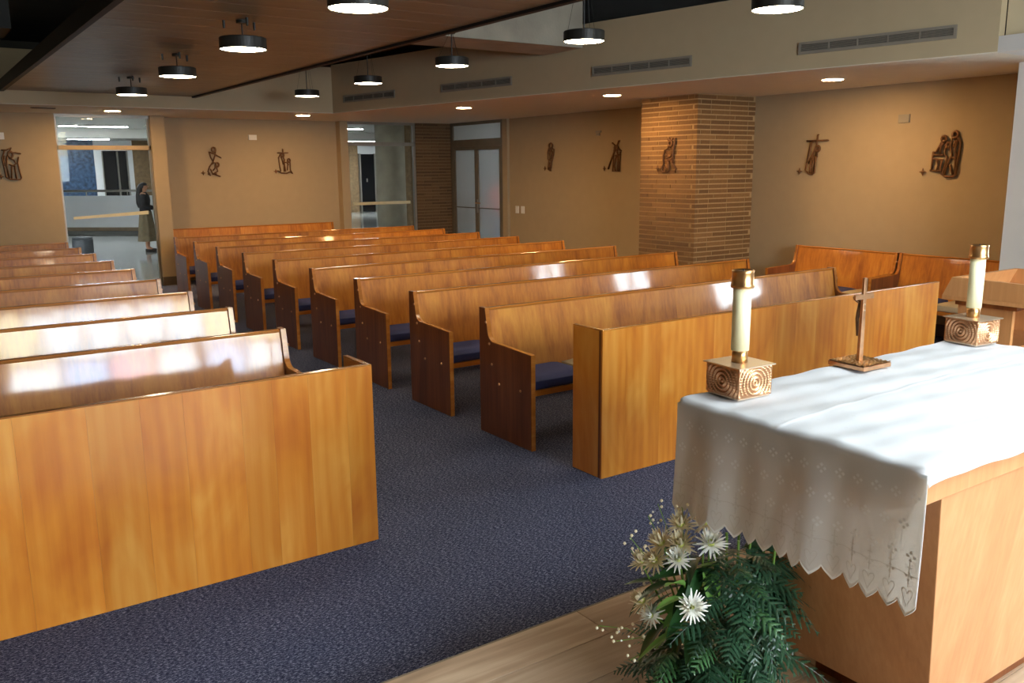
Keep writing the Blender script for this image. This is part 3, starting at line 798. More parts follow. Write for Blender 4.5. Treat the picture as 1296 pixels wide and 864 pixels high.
plate('wall_plate', 'small grey sensor high on the wall left of the pillar', 'wall plate', B(XW-.02, XW, 9.93, 10.05, 2.19, 2.22), 'grey_plastic', [(B(XW-.03, XW, 9.96, 10.02, 2.15, 2.185), 'grey_plastic')])
for i, y in enumerate((12.06, 11.90)):
    plate('light_switch', ['white light switch closer to the frosted door', 'white light switch farther from the frosted door'][i], 'light switch', B(XW-.012, XW, y-.045, y+.045, .96, 1.08), 'plastic', [(B(XW-.017, XW-.012, y-.02, y+.02, .985, 1.055), 'plastic')])

# ================================================================== ALTAR
AX0, AX1, AY0, AY1, AZ = 1.845, 3.40, 1.03, 1.785, 1.02
al = thing('altar', 'pale wooden altar table with a tapering base on the platform', 'altar', (0, 0, 0))
B(AX0, AX1, AY0, AY1, .925, AZ-.004).build('table_slab', 'altar', al, bevel=.003)
# tapering pedestal: left face leans inwards going down, long sides spread towards the floor
MB().hexa([(2.16, 1.135, .20), (3.07, 1.135, .20), (3.07, 1.69, .20), (2.16, 1.69, .20),
           (1.945, 1.035, .925), (3.28, 1.035, .925), (3.28, 1.52, .925), (1.945, 1.52, .925)]).build('pedestal', 'altar', al, bevel=.002)
B(2.24, 2.99, 1.18, 1.55, .12, .20).build('plinth', 'pew_end', al)

# the cloth
tc_ = thing('altar_cloth', 'white linen altar cloth with scalloped embroidered hem', 'tablecloth', (0, 0, 0))
DROP = 0.315
NSC = 15
def cloth_pt(u, v, lift=0.0):
    """u: 0 left hem .. 1 right hem (path length), v: 0 near edge .. 1 far edge"""
    wtop = AX1-AX0+0.02; total = wtop+2*DROP
    s = u*total
    yy = (AY0-.045) + v*(AY1-AY0+.06)
    r = 0.012
    z = AZ+.002+lift; nx = 0.0
    if s < DROP or s > total-DROP:
        left = s < DROP
        d = (DROP-s) if left else (s-(total-DROP))
        f = d/DROP
        hem = 0.030*(1-abs(2*((NSC*v) % 1)-1))**0.75*max(0, (f-.75)/.25)
        flare = 0.004+0.012*f*f
        fold = (0.010*math.sin(v*17+0.8)+0.008*math.sin(v*31+2.0))*f + 0.012*math.exp(-((v-.86)/.05)**2)*f
        out = flare+fold+lift
        x = (AX0-.004-out) if left else (AX1+.004+out)
        z = AZ-.008-d-hem
        # the near end of the drop hangs a little outwards from the table edge
        yy2 = AY0-.018+ (v)*(AY1-AY0+.028) - 0.012*f*(1-v)
        return (x, yy2, z)
    t = s-DROP
    x = AX0-.010+t
    wr = 0.0025*math.sin(x*9+yy*23)+0.002*math.sin(x*31-yy*14)+0.0015*math.sin(yy*60+x*4)
    z += wr*0.8+0.0025
    # crease lines pressed into the linen
    z += 0.0016*math.exp(-((yy-1.45-.02*math.sin(x*3))/.006)**2)
    if yy < AY0:
        e = AY0-yy; z -= e*0.95; yy = AY0-.006-e*.15+0.004*math.sin(x*13)
    elif yy > AY1:
        e = yy-AY1; z -= e*0.95; yy = AY1+.006
    # soften the left and right folds
    z -= 0.006*math.exp(-(t/.012)**2)+0.006*math.exp(-((wtop-t)/.012)**2)
    return (x, yy, z)
cm = MB().grid(lambda u, v: cloth_pt(u, v), 190, 210)
co = cm.build('linen', 'linen', tc_, smooth=True)
md = co.modifiers.new('thickness', 'SOLIDIFY'); md.thickness = 0.0012; md.offset = 1
wtop = AX1-AX0+.02; TOT = wtop+2*DROP
def motif(mb, u, v, a, b, n=4):
    """small four-petalled eyelet at cloth coordinates, a/b half sizes in metres"""
    du, dv = a/TOT, b/(AY1-AY0)
    for (pu, pv) in ((1,0),(-1,0),(0,1),(0,-1)):
        cu, cv = u+pu*du*.6, v+pv*dv*.6
        q = [cloth_pt(cu+du*.34*p, cv+dv*.34*w, .0016) for p, w in ((1,0),(0,1),(-1,0),(0,-1))]
        bi = len(mb.v); mb.v += q; mb.f.append((bi, bi+1, bi+2, bi+3))
em = MB(); ey = MB()
for i, d in enumerate((.06, .13, .20)):
    for j in range(15):
        v = (j+.5+(.5 if i % 2 else 0))/15.5
        motif(em, (DROP-d)/TOT, v, .015, .015)
for i in range(16):
    for j in range(9):
        motif(ey, (DROP+.05+i*.095)/TOT, (j+.5+(.5 if i % 2 else 0))/9.6, .006, .006)
# stitched line and hearts above each scallop
def ribbon(mb, pts, w):
    for p, q in zip(pts[:-1], pts[1:]):
        du, dv = q[0]-p[0], q[1]-p[1]; L = math.hypot(du*TOT, dv*.8) or 1
        ou, ov = -dv*.8/L*w/TOT, du*TOT/L*w/.8
        bi = len(mb.v)
        mb.v += [cloth_pt(p[0]+ou, p[1]+ov, .0018), cloth_pt(q[0]+ou, q[1]+ov, .0018), cloth_pt(q[0]-ou, q[1]-ov, .0018), cloth_pt(p[0]-ou, p[1]-ov, .0018)]
        mb.f.append((bi, bi+1, bi+2, bi+3))
for k in range(NSC):
    vc = (k+.5)/NSC
    hs = []
    for i in range(17):
        t = 2*PI*i/16
        hx = 16*math.sin(t)**3; hy = 13*math.cos(t)-5*math.cos(2*t)-2*math.cos(3*t)-math.cos(4*t)
        hs.append(((.034+hy*.0010)/TOT, vc+hx*.0010/.8))
    ribbon(ey, hs, .0012)
    ribbon(ey, [(.052/TOT, vc), (.105/TOT, vc)], .0013); ribbon(ey, [(.088/TOT, vc-.009), (.088/TOT, vc+.009)], .0013)
    motif(ey, .070/TOT, vc, .010, .012)
    # edge stitching that follows the scallop
    ribbon(em, [(.004/TOT, (k+i/8)/NSC) for i in range(9)], .0022)
ribbon(ey, [(.072/TOT, i/120) for i in range(121)], .0010)
o = em.build('embroidery', 'thread', tc_); o['kind'] = 'stuff'
o = ey.build('eyelet_stitching', 'eyelet', tc_); o['kind'] = 'stuff'

# candlesticks
def ring_face(W, H, seed):
    """concentric hammered rings, local x across, z up, relief towards -y"""
    def fn(u, v):
        x = (u-.5)*W; z = v*H
        r = math.hypot(x, z-H*.5)
        rings = 0.5+0.5*math.cos(r/0.0125*2*PI)
        a = math.atan2(z-H*.5, x)
        n = 8*(1+int(r/0.0125+.5))
        dots = 0.8+0.2*math.cos(a*n)
        e = min(1, 14*min(u, 1-u), 10*min(v, 1-v))
        return (x, -.0062*rings*dots*max(e, 0), z)
    return MB().grid(fn, 72, 52)
me_ring = ring_face(.134, .088, 1).mesh('ring_relief', 'copper', True)
def candlestick(label, loc, rz):
    t = thing('candlestick', label, 'candle', loc, rz, 'altar candlesticks')
    B(-.066, .066, -.066, .066, .005, .094).build('block', 'copper', t)
    B(-.063, .063, -.063, .063, 0, .005).build('foot', 'brass_plate', t)
    for k in range(4):
        a = k*PI/2
        link('ring_relief', me_ring, t, loc=(.0668*math.sin(a), -.0668*math.cos(a), .005), rot=(0, 0, a))
    B(-.0745, .0745, -.0745, .0745, .094, .0975).build('drip_plate', 'brass_plate', t)
    MB().lathe([(.0235, .0975), (.0235, .133), (.021, .134)], 36).build('socket', 'brass', t, smooth=True)
    MB().lathe([(.0265, .134), (.0265, .328)], 40).build('candle', 'wax', t, smooth=True)
    MB().lathe([(.033, .320), (.0345, .324), (.0345, .330), (.0325, .334), (.0315, .364), (.033, .371), (.028, .373), (.026, .369), (.008, .367)], 40).build('candle_cap', 'brass', t, smooth=True)
    MB().tube([(0, 0, .365), (.001, 0, .374)], .002, 6).build('wick', 'black', t)
    return t
candlestick('square bronze candlestick with ivory candle on the near corner of the altar', (2.005, 1.712, AZ+.010), -0.06)
candlestick('square bronze candlestick with ivory candle at the far end of the altar', (3.315, 1.708, AZ+.010), -0.10)
# standing cross
cr = thing('altar_cross', 'small bronze standing cross on a square base on the altar', 'cross', (2.625, 1.722, AZ+.010), -.04)
def rough(u, v):
    x, y = (u-.5)*.142, (v-.5)*.142
    return (x, y, .016+.004*abs(math.sin(u*23+3*math.sin(v*11)))*abs(math.sin(v*27+2*math.sin(u*9))))
B(-.072, .072, -.072, .072, 0, .015).build('base', 'copper', cr, bevel=.002)
MB().grid(rough, 40, 40).build('rough_top', 'brass', cr, smooth=False)
MB().hexa([(-.010,-.006,.015),(.010,-.006,.015),(.010,.006,.015),(-.010,.006,.015),(-.007,-.005,.30),(.007,-.005,.30),(.007,.005,.30),(-.007,.005,.30)]).build('upright', 'copper', cr, bevel=.001)
B(-.048, .048, -.005, .005, .228, .245).build('crossbar', 'copper', cr, bevel=.001)
for z in (.21, .19): MB().lathe([(.0035, 0), (.002, .003)], 8).build('rivet', 'brass_plate', cr, loc=(0, -.0055, z), rot=(PI/2, 0, 0))
cp_ = MB().tube([(0, .016, .10), (.003, .020, .13), (-.003, .018, .16), (0, .014, .19), (.001, .013, .215)], [.003, .005, .006, .008, .006], 10)
cp_.tube([(-.040, .010, .236), (-.02, .014, .222), (0, .014, .212), (.02, .014, .222), (.040, .010, .236)], [.0025, .003, .004, .003, .0025], 8)
cp_.tube([(.001, .013, .212), (.003, .017, .222), (.004, .018, .232)], [.004, .008, .006], 10)
cp_.build('corpus', 'relief', cr, smooth=True)

# ambo at the right edge
am = thing('ambo', 'light wooden lectern with open shelf at the right edge', 'lectern', (0, 0, 0))
bx0, bx1, by0, by1, bz = 4.03, 4.56, 1.90, 2.15, 1.055
B(bx0, bx0+.022, by0, by1, .12, bz).build('side_panel', 'ambo', am, bevel=.001)
B(bx1-.022, bx1, by0, by1, .12, bz).build('side_panel', 'ambo', am, bevel=.001)
B(bx0+.022, bx1-.022, by1-.022, by1, .12, bz).build('front_board', 'ambo', am)
B(bx0+.022, bx1-.022, by0+.004, by1-.022, .86, .88).build('shelf', 'ambo', am)
B(bx0+.022, bx1-.022, by0+.004, by1-.022, .48, .50).build('shelf', 'ambo', am)
B(bx0+.022, bx1-.022, by0+.004, by1-.022, .12, .20).build('bottom_board', 'ambo', am)
B(bx0-.01, bx1+.01, by0-.02, by1+.01, bz, bz+.02).build('top_shade_board', 'pew_end', am)  # dark wood here paints the shadow line under the desk
def wallp(x0, x1):   # side wall of the reading desk, far end slanted back
    return MB().prism([(1.70, 1.095), (2.215, 1.095), (2.175, 1.183), (1.72, 1.178)], 0, x0, x1)
wallp(4.0, 4.02).build('desk_side', 'ambo', am, bevel=.001); wallp(4.57, 4.59).build('desk_side', 'ambo', am, bevel=.001)
MB().hexa([(4.02,2.193,1.095),(4.57,2.193,1.095),(4.57,2.213,1.095),(4.02,2.213,1.095),(4.02,2.153,1.183),(4.57,2.153,1.183),(4.57,2.173,1.183),(4.02,2.173,1.183)]).build('desk_back', 'ambo', am)
B(4.02, 4.57, 1.70, 1.72, 1.095, 1.150).build('desk_front', 'ambo', am)
B(4.0, 4.59, 1.70, 2.215, 1.076, 1.095).build('desk_floor', 'ambo', am)

# ================================================================== FLOWERS
fl = thing('flower_arrangement', 'arrangement of ferns and white chrysanthemums on the platform beside the altar', 'flowers', (1.86, 1.69, .12))
MB().lathe([(.10, 0), (.14, .02), (.16, .09), (.15, .11), (.13, .10)], 28).build('bowl', 'pot', fl, smooth=True)
MB().lathe([(.13, .09), (.11, .12), (.05, .13)], 20).build('foam', 'leaf_dark', fl, smooth=True)
def frond_mesh(L, droop, seed, mt, np_=8, wid=.42):
    rnd = random.Random(seed); mb = MB()
    def spine(t):
        return Vector((L*t*(1-.12*t), L*.03*math.sin(t*3+seed), -droop*L*t*t))
    mb.tube([spine(i/8) for i in range(9)], [.0016*(1-.7*i/8) for i in range(9)], 4, cap=False)
    for i in range(np_):
        t = .12+.86*i/(np_-1)
        p = spine(t); d = (spine(min(1, t+.02))-spine(t-.02)).normalized()
        pl = L*wid*(1-t)**.75*(.45+.55*min(1, t*4))+.008
        for sgn in (-1, 1):
            side = Vector((-d.y, d.x, 0)).normalized()*sgn
            ax = (side*.80+d*.6).normalized()
            dr = rnd.uniform(.05, .35)
            w = pl*.13+.0035
            nl = 4; base = len(mb.v)          # lobed pinna
            for k in range(nl*2+1):
                s = k/(nl*2)
                c = p+ax*pl*s+Vector((0, 0, -dr*pl*s*s))
                ww = w*(1-s*s)**.6*(1.0 if k % 2 else .62)+.0004
                mb.v += [tuple(c-d*ww+Vector((0,0,-.25*ww))), tuple(c), tuple(c+d*ww+Vector((0,0,-.25*ww)))]
            for k in range(nl*2):
                a = base+k*3
                mb.f += [(a, a+3, a+4, a+1), (a+1, a+4, a+5, a+2)]
    return mb.mesh('fern_frond', mt, False)
FR = [frond_mesh(.22, .45, 1, 'fern'), frond_mesh(.20, .25, 2, 'fern'), frond_mesh(.24, .65, 3, 'fern'), frond_mesh(.19, .35, 4, 'fern_light', wid=.36)]
rf_ = random.Random(21)
# directions: r = to the right as seen from the nave, c = towards the altar steps
rr = Vector((0.822, -0.569, 0)).normalized(); cc_ = Vector((-0.557, -0.807, 0)).normalized()
def place_frond(me, base, direction, tilt, roll, s):
    az = math.atan2(direction.y, direction.x)
    o = link('fern_frond', me, fl, loc=base, rot=(roll, -tilt, az)); o.scale = (s, s, s)
    return o
# a rounded mound of ferns: fronds leave its surface, tips hanging outwards
for i in range(120):
    th = rf_.uniform(-.5, 2.3)           # 0 = right, pi/2 = front
    h = rf_.random()**.8
    d = rr*math.cos(th)+cc_*math.sin(th)
    rad = .135*math.sqrt(max(0, 1-(h*.92)**2))+.01
    base = d*rad*rf_.uniform(.55, 1.0)+rr*(.035+.035*h)+Vector((0, 0, .05+.42*h))
    place_frond(FR[i % 3 if i % 6 else 3], base, (d+rr*rf_.uniform(-.4, .4)).normalized(), rf_.uniform(-.9, .25)+.5*h, rf_.uniform(-.5, .5), rf_.uniform(.62, .92))
for i in range(22):
    th = rf_.uniform(1.6, 3.6); d = rr*math.cos(th)+cc_*math.sin(th)
    place_frond(FR[i % 4], d*rf_.uniform(.06, .12)+Vector((0, 0, rf_.uniform(.04, .20))), d, rf_.uniform(-.2, .35), rf_.uniform(-.4, .4), rf_.uniform(.6, .9))
for i in range(10):
    d = (rr*rf_.uniform(-.4, .6)-cc_*rf_.uniform(.3, 1)).normalized()
    place_frond(FR[i % 3], d*.03+rr*.06+Vector((0, 0, rf_.uniform(.2, .42))), d, rf_.uniform(.1, .6), 0, .6)

def leaf_mesh(L, W, mt, bend=.3):
    def fn(u, v):
        w = W*math.sin(PI*min(1, u*.97+.03))**.8
        y = (v-.5)*2*w
        return (L*u, y, -bend*L*u*u+abs(v-.5)*w*.6)
    return MB().grid(fn, 12, 4).mesh('leaf', mt, True)
LF = [leaf_mesh(.13, .024, 'leaf'), leaf_mesh(.15, .02, 'leaf_dark', .45), leaf_mesh(.16, .012, 'leaf', .2)]
BASE = Vector((1.88, 1.68, .12))
def leaf_at(tip, root, k, roll=0):
    a, b = Vector(root)-BASE, Vector(tip)-BASE; d = b-a
    o = link('leaf', LF[k], fl, loc=a, rot=(roll, -math.asin(max(-1, min(1, d.z/d.length))), math.atan2(d.y, d.x))); o.scale = (d.length/.14,)*3
    return o
for tip, root, k, roll in [((1.63,1.60,.60),(1.73,1.615,.53),0,.5), ((1.615,1.62,.52),(1.725,1.60,.50),0,.2), ((1.66,1.79,.44),(1.77,1.72,.49),1,0), ((1.655,1.76,.40),(1.77,1.70,.46),1,.4),
                           ((1.62,1.68,.34),(1.75,1.62,.40),2,0), ((1.90,1.58,.585),(1.80,1.63,.56),0,-.3), ((1.80,1.56,.44),(1.79,1.60,.56),2,1.2), ((1.72,1.82,.50),(1.80,1.74,.46),1,0), ((1.70,1.66,.29),(1.80,1.66,.36),1,.3), ((1.85,1.55,.40),(1.85,1.64,.46),1,0), ((1.66,1.72,.52),(1.78,1.68,.50),1,.2), ((1.68,1.62,.42),(1.80,1.64,.46),1,-.3), ((1.74,1.80,.56),(1.82,1.72,.50),1,0), ((1.64,1.74,.30),(1.76,1.70,.38),1,0), ((1.70,1.58,.36),(1.82,1.63,.42),1,0), ((1.80,1.60,.62),(1.83,1.66,.50),1,0)]:
    leaf_at(tip, root, k, roll)
rl_ = random.Random(11)
for i in range(34):            # dark foliage filling the left half below the blooms
    th = rl_.uniform(1.5, 3.7); d = rr*math.cos(th)+cc_*math.sin(th)
    z = .12+rl_.uniform(.10, .44); r0 = rl_.uniform(.02, .07)
    root = BASE+d*r0+Vector((0, 0, z-.12)); tip = root+d*rl_.uniform(.09, .15)+Vector((0, 0, rl_.uniform(-.05, .05)))
    leaf_at(tip, root, 1 if i % 5 else 0, rl_.uniform(-.6, .6))
def mum_mesh(mt, seed, n=64, R=.052, spread=1.0):
    rnd = random.Random(seed); mb = MB()
    for i in range(n):
        a = i*2.39996; f = i/n
        el = 1.35-1.25*f*spread+rnd.uniform(-.12, .12); L = R*(.55+.5*f)*rnd.uniform(.85, 1.12)
        d = Vector((math.cos(a)*math.cos(el), math.sin(a)*math.cos(el), math.sin(el)))
        s = Vector((-math.sin(a), math.cos(a), 0)); w = .0034
        b = len(mb.v)
        for k in range(4):
            t = k/3; c = d*(L*t)+Vector((0, 0, (.010 if f < .6 else -.008)*t*t)); ww = w*(.6, 1.0, .9, .35)[k]
            mb.v += [tuple(c-s*ww), tuple(c+s*ww)]
        for k in range(3): mb.f.append((b+2*k, b+2*k+1, b+2*k+3, b+2*k+2))
    return mb.mesh('chrysanthemum', mt, False)
MM = [mum_mesh('petal', 1), mum_mesh('petal', 2, 58, .05), mum_mesh('cream', 3, 60, .046), mum_mesh('cream', 4, 56, .04)]
me_ctr = MB().lathe([(.002, .0), (.010, .006), (.010, .014), (.004, .02)], 12).mesh('flower_center', 'flower_center', True)
def bloom(p, k, face, s=1.0):
    d = Vector(face).normalized(); q = Vector((0, 0, 1)).rotation_difference(d)
    o = link('chrysanthemum', MM[k], fl, loc=Vector(p)-BASE); o.rotation_euler = q.to_euler(); o.scale = (s, s, s)
    link('flower_center', me_ctr, o)
    a = Vector(p)-BASE-d*.01; r0 = Vector((a.x*.3, a.y*.3, .16))
    MB().tube([a, a.lerp(r0, .3)-d*.02, r0], .0032, 6).build('stem', 'stem', fl)
up = Vector((0, 0, 1))
bloom((1.833,1.617,.625), 0, cc_*.5+up*.9, 1.1)
bloom((1.835,1.735,.64), 2, up+cc_*.1-rr*.3, 1.2)
bloom((1.73,1.79,.53), 3, up-rr*.4, 1.2)
bloom((1.80,1.70,.60), 2, up*.8+cc_*.3-rr*.3, 1.2)
bloom((1.765,1.675,.575), 1, cc_*.5+up*.7-rr*.35, .95)
bloom((1.715,1.570,.487), 0, cc_*.9+up*.5, .98)
bloom((1.705,1.715,.40), 1, cc_*.4+up*.5-rr*.7, .9)
bloom((1.885,1.690,.65), 2, up+cc_*.2, 1.35)
bloom((1.785,1.760,.585), 2, up*.8-rr*.5, 1.3)
bloom((1.755,1.755,.545), 3, up*.5-rr*.6+cc_*.3, 1.3)
bloom((1.70,1.745,.43), 3, up*.6-rr*.6, 1.25)
# small filler blossoms on wiry twigs
rw = random.Random(5)
me_bud = MB().lathe([(.001, -.004), (.005, 0), (.0035, .005)], 8).mesh('bud', 'cream', True)
me_budw = MB().lathe([(.001, -.003), (.0035, 0), (.002, .003)], 8).mesh('bud', 'petal', True)
for tip in [(1.62,1.86,.33), (1.64,1.80,.30), (1.72,1.83,.56), (1.80,1.80,.70), (1.78,1.82,.66), (1.84,1.74,.70), (1.69,1.80,.62), (1.66,1.76,.25), (1.86,1.76,.69)]:
    tip = Vector(tip)-BASE; root = Vector((tip.x*.45, tip.y*.45, max(.15, tip.z*.6)))
    tw = MB().tube([root, root.lerp(tip, .5)+Vector((0,0,.02)), tip], .0012, 5).build('twig', 'stem', fl)
    for k in range(9):
        t = .35+.65*k/8; p = root.lerp(tip, t)+Vector((rw.uniform(-.02,.02), rw.uniform(-.02,.02), rw.uniform(-.01,.03)))
        link('bud', me_bud if k % 3 else me_budw, tw, loc=p)
# bare upright stems behind the ferns
for k in range(9):
    a = rr*(.02+.02*k)+cc_*rf_.uniform(-.06, .05)
    MB().tube([a*.6+Vector((0,0,.16)), a+rr*.01+Vector((0,0,.36)), a*1.1+Vector((0,0,.50+.02*rf_.random()))], .0042, 6).build('stem', 'stem', fl)

# ================================================================== BRONZE WALL RELIEFS (line figures)
def relief(label, origin, axis, kh, kv, ctr, lines, cross, r=.0115):
    """lines: poly-lines in sketch units (right, down) round ctr; axis 'x': wall facing -y, 'y': wall facing -x"""
    t = thing('wall_relief', label, 'relief', origin, 0, 'bronze reliefs along the walls')
    def P(p, dep=.018):
        h, v = (p[0]-ctr[0])*kh, -(p[1]-ctr[1])*kv
        return (h, -dep, v) if axis == 'x' else (-dep, -h, v)
    mb = MB()
    for ln in lines:
        if len(ln[0]) == 3 and ln[0][0] == 'o':
            _, c, rad = ln[0]
            pts = [P((c[0]+rad*math.cos(2*PI*i/14), c[1]+rad*1.25*math.sin(2*PI*i/14))) for i in range(14)]
            mb.tube(pts, r*1.3, 6, closed=True)
        else:
            w = r
            pts = [P(p) for p in ln]
            mb.tube(pts, w, 6)
            for p in (ln[0], ln[-1]): mb.tube([P(p, .018), P(p, 0.0)], r*.7, 6)
    mb.build('figure', 'relief', t, smooth=True)
    c2 = MB(); cx, cy = cross; a = .030
    q = P(cross)
    for dv in ((1, 0), (0, 1)):
        e0 = [q[0], q[1], q[2]]; e1 = list(q)
        k = 2 if dv[1] else (0 if axis == 'x' else 1)
        e0[k] -= a*1.25; e1[k] += a*1.25
        c2.tube([e0, q, e1], [.003, .014, .003], 6)
    c2.tube([q, P(cross, 0)], .005, 6)
    c2.build('small_cross', 'relief', t)
    return t
O = lambda c, rad: [('o', c, rad)]
S1 = [O((325,225), 38), [(290,260),(262,340),(265,480),(285,520),(268,690),(318,715)], [(345,265),(400,305),(385,400),(345,520),(330,640),(318,715)], [(300,300),(330,420),(300,510),(345,520)], [(345,300),(300,380),(330,470)], [(300,560),(300,690)], [(315,300),(360,340),(370,420)], [(280,640),(325,650)]]
relief('bronze relief of a lone standing figure nearest the frosted door', (XW, 11.13, 1.86), 'y', .00118, .00078, (320,450), S1, (200,670))
S2 = [[(370,190),(440,250),(540,345)], [(500,155),(470,230),(420,330),(290,690)], O((450,290), 34), [(415,310),(395,420),(385,740),(515,740),(530,370)], [(470,330),(490,480),(480,730)], [(440,330),(480,400),(440,500),(420,640),(440,735)], [(410,430),(470,440),(525,420)]]
relief('bronze relief of a figure carrying a slanting cross, just left of the brick pillar', (XW, 9.59, 1.85), 'y', .00107, .00072, (450,450), S2, (215,685))
S3 = [[(390,140),(385,320),(320,350),(290,470),(300,620),(265,680),(280,740),(360,755),(410,700),(395,560)], [(510,150),(490,300),(470,420),(480,590)], [(400,150),(440,200),(455,145)], O((425,240), 36), [(400,330),(470,350),(440,470),(360,500)], [(330,420),(390,470),(380,600),(400,690)], [(440,500),(460,590),(540,700),(520,755)], [(380,520),(440,540),(480,480)], [(310,640),(350,690),(330,740)]]
relief('bronze relief of a bowed figure mounted on the brick pillar', (PXA, 7.56, 1.83), 'y', .00086, .00063, (400,450), S3, (185,690), r=.012)
S4 = [[(240,232),(545,232)], [(398,145),(392,300),(398,470)], [(318,245),(285,420),(240,670),(290,715),(340,735),(375,710),(395,440)], [(300,250),(262,560)], O((405,350), 32), [(390,300),(340,430),(275,560),(325,500),(350,450)], [(320,520),(310,640),(325,725)], [(350,470),(345,720)], [(370,460),(385,560),(370,700)]]
relief('bronze relief of a figure below a wide straight cross, right of the pillar', (XW, 6.30, 1.815), 'y', .00087, .00073, (330,440), S4, (148,685))
S5 = [O((402,205), 32), O((555,150), 38), O((470,300), 28), [(380,240),(310,400),(265,400),(260,670),(240,675)], [(410,250),(370,320),(370,430)], [(270,440),(400,450)], [(270,500),(400,520),(380,660),(420,680)], [(330,520),(350,600),(330,690)], [(440,310),(430,440),(470,480),(410,740),(460,770),(560,770),(605,740),(635,260),(590,190)], [(520,190),(500,330),(530,450),(480,560),(450,760)], [(590,230),(560,380),(580,420),(590,740)], [(530,490),(600,500)], [(510,600),(560,740)], [(560,240),(540,330)], [(260,400),(300,440)], [(240,675),(400,690)]]
relief('bronze relief of a group of three figures near the white pier', (XW, 4.77, 1.785), 'y', .00072, .00064, (430,450), S5, (135,700))
S6 = [[(340,255),(440,295),(545,360)], [(460,230),(440,320),(385,470)], O((425,215), 32), [(345,260),(370,360),(400,420)], [(400,430),(330,520),(300,600),(330,650)], O((470,480), 28), [(450,510),(470,600),(430,620),(380,640),(510,690)], [(400,450),(440,440),(430,540),(390,580)], [(350,560),(380,650),(450,640)], [(300,640),(340,670)]]
relief('bronze relief of a fallen figure on the recessed wall, nearer the tall window', (4.14, 14.25, 1.82), 'x', .00089, .00087, (400,450), S6, (215,625))
S7 = [[(285,260),(480,260)], [(385,195),(385,320),(400,380),(390,600)], O((372,300), 26), [(330,290),(295,350),(310,500),(320,600)], [(345,320),(365,400),(380,470)], O((490,400), 24), [(470,430),(450,580)], [(510,430),(510,580),(545,640)], [(400,440),(440,430),(480,480)], [(270,590),(330,630),(430,640),(500,610),(550,640)], [(410,380),(400,460),(415,600)]]
relief('bronze relief of a crucifixion with straight cross on the recessed wall', (5.29, 14.25, 1.83), 'x', .00089, .00087, (390,430), S7, (230,600))
S8 = [[(65,340),(130,340),(200,310)], [(110,340),(60,450),(90,720),(140,750),(280,755),(300,730),(270,520),(290,440)], [(200,310),(160,380),(250,375),(325,390)], O((180,400), 34), [(130,420),(110,560),(130,740)], [(160,450),(220,480),(250,530),(200,560),(150,540)], [(180,570),(160,740)], [(220,560),(230,745)], [(90,420),(80,560)]]
relief('bronze relief at the left edge, left of the tall corridor window', (1.31, 13.85, 1.80), 'x', .00085, .00095, (170,550), S8, (15,710))

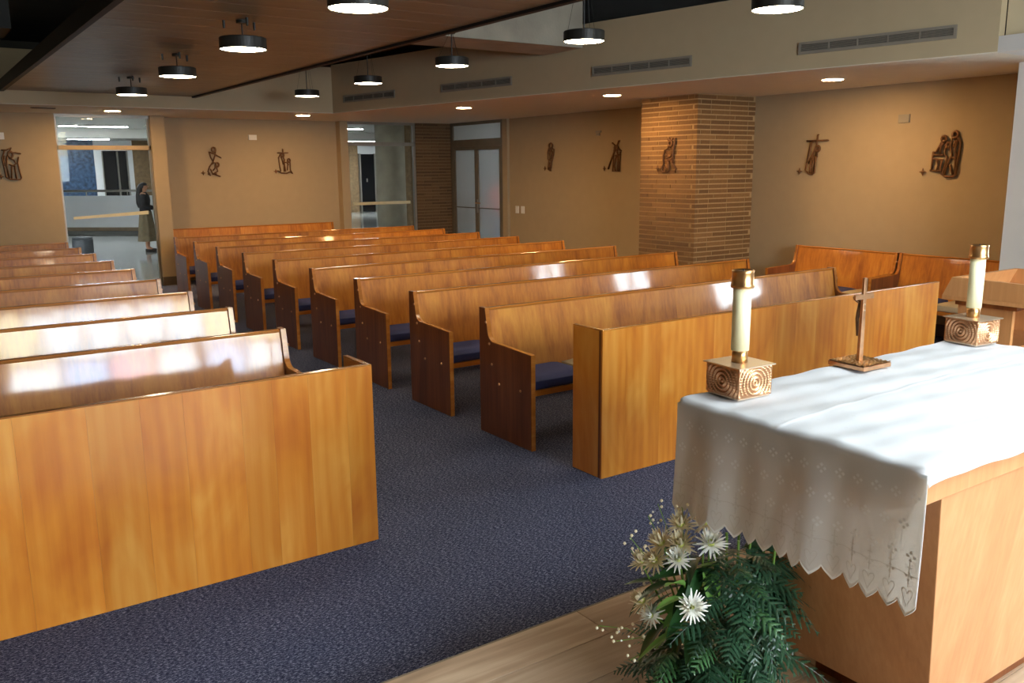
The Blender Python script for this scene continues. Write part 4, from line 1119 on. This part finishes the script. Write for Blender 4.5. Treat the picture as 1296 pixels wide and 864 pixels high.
# ================================================================== PEOPLE BEYOND THE GLASS
def skin_mesh(name, verts, edges, rad, mat, parent, sub=2):
    me = bpy.data.meshes.new(name); me.from_pydata(verts, edges, []); me.update(); me.materials.append(M[mat])
    o = bpy.data.objects.new(name, me); COL.objects.link(o); o.parent = parent
    sk = o.modifiers.new('skin', 'SKIN'); sk.use_smooth_shade = True
    for i, r in enumerate(rad):
        v = me.skin_vertices[0].data[i]
        v.radius = (r, r) if not isinstance(r, tuple) else r
        v.use_root = (i == 0)
    ss = o.modifiers.new('sub', 'SUBSURF'); ss.levels = sub; ss.render_levels = sub
    return o
def person(label, loc, rz, s, skirt, top_mat, leg_mat, hair_long):
    """faces local +x; 1.62 m tall before scaling"""
    t = thing('person', label, 'person', loc, rz); t.scale = (s, s, s)
    V = [(0,0,.90),(0,0,1.05),(-.01,0,1.20),(-.005,0,1.33),(.0,0,1.41),(.02,0,1.47),(.025,0,1.545),(.02,0,1.59)]
    Rr = [(.14,.10),(.125,.09),(.135,.10),(.11,.075),(.045,.045),(.06,.07),(.078,.09),(.045,.055)]
    E = [(i, i+1) for i in range(7)]
    for sg in (1, -1):
        b = len(V)
        V += [(-.005, .17*sg, 1.34), (.0, .21*sg, 1.10), (.20, .12*sg, 1.02), (.27, .08*sg, 1.03)]
        Rr += [.055, .043, .034, .026]
        E += [(3, b), (b, b+1), (b+1, b+2), (b+2, b+3)]
        b = len(V)   # five short fingers
        for k, (dy, dz, L) in enumerate(((.022,.012,.035),(.008,.016,.045),(-.006,.016,.048),(-.02,.012,.042),(.03,-.004,.03))):
            V += [(.27+L, .08*sg+dy*sg*.7, 1.03+dz), (.27+L*1.6, .08*sg+dy*sg*.7, 1.015+dz)]
            Rr += [.010, .008]
            E += [(b-1, len(V)-2), (len(V)-2, len(V)-1)]
        b = len(V)
        V += [(0, .09*sg, .84), (.01, .095*sg, .48), (-.01, .095*sg, .09), (.09, .10*sg, .035), (.15, .10*sg, .025)]
        Rr += [.085, .058, .038, .034, .022]
        E += [(0, b), (b, b+1), (b+1, b+2), (b+2, b+3), (b+3, b+4)]
    skin_mesh('body', V, E, Rr, 'skin', t)
    # nose, eyes
    f = MB().tube([(.098, 0, 1.555), (.118, 0, 1.530), (.10, 0, 1.522)], [.006, .011, .006], 8); f.build('nose', 'skin', t, smooth=True)
    for sg in (1, -1): MB().lathe([(.002,-.006),(.008,0),(.002,.006)], 8, (.088, .03*sg, 1.552)).build('eye', 'black', t)
    # clothing
    def ell(z, rx, ry, cx=0): return (z, rx, ry, cx)
    def shell(secs, n=28, fold=0, amp=0):
        mb = MB()
        for (z, rx, ry, cx) in secs:
            for k in range(n):
                a = 2*PI*k/n; q = 1+amp*math.sin(fold*a)*(1 if fold else 0)
                mb.v.append((cx+rx*q*math.cos(a), ry*q*math.sin(a), z))
        for i in range(len(secs)-1):
            for k in range(n):
                mb.f.append((i*n+k, i*n+(k+1) % n, (i+1)*n+(k+1) % n, (i+1)*n+k))
        return mb
    shell([(.86,.135,.175,0),(.98,.125,.165,0),(1.10,.12,.16,0),(1.22,.135,.18,0),(1.32,.12,.195,0),(1.38,.075,.12,0),(1.41,.055,.065,0)]).build('blouse', top_mat, t, smooth=True)
    for sg in (1, -1):
        MB().tube([(0,.16*sg,1.35),(.0,.205*sg,1.22),(.0,.215*sg,1.10),(.10,.16*sg,1.055),(.19,.13*sg,1.025)], [.062,.058,.052,.046,.04], 12).build('sleeve', top_mat, t, smooth=True)
        MB().tube([(-.05,.098*sg,.03),(.05,.10*sg,.032),(.17,.10*sg,.026)], [.045,.044,.03], 10).build('shoe', 'shoe', t, smooth=True)
    if skirt:
        shell([(.25,.22,.235,0),(.45,.20,.22,0),(.70,.165,.20,0),(.90,.14,.18,0),(.96,.13,.17,0)], 40, 9, .05).build('skirt', leg_mat, t, smooth=True)
    else:
        for sg in (1, -1):
            MB().tube([(0,.085*sg,.92),(.005,.09*sg,.70),(.01,.095*sg,.48),(-.005,.095*sg,.10)], [.105,.095,.075,.06], 14).build('trouser_leg', leg_mat, t, smooth=True)
    h = MB()
    def cap(u, v):
        a = 2*PI*u; el = PI/2*(1-v*1.35)
        x = .015-.01*v+.098*math.cos(a)*math.cos(el); y = .088*math.sin(a)*math.cos(el); z = 1.545+.088*math.sin(el)
        if math.cos(a) > .2 and v > .5: z = max(z, 1.56); x = min(x, .075)
        return (x, y, z)
    h.grid(cap, 28, 12)
    if hair_long:
        h.tube([(-.03,0,1.58),(-.075,0,1.48),(-.105,0,1.32),(-.125,0,1.14),(-.12,0,1.04)], [.06,.075,.075,.06,.03], 14)
    h.build('hair', 'hair', t, smooth=True)


    return t
person('long-haired person in black top and beige skirt, seen beyond the tall window', (4.33, 20.1, 0), math.radians(-20), .90, True, 'black_cloth', 'beige_cloth', True)
person('person in a pink top blurred behind the frosted door', (8.86, 13.2, 0), math.radians(100), 1.0, False, 'pink_cloth', 'denim', False)
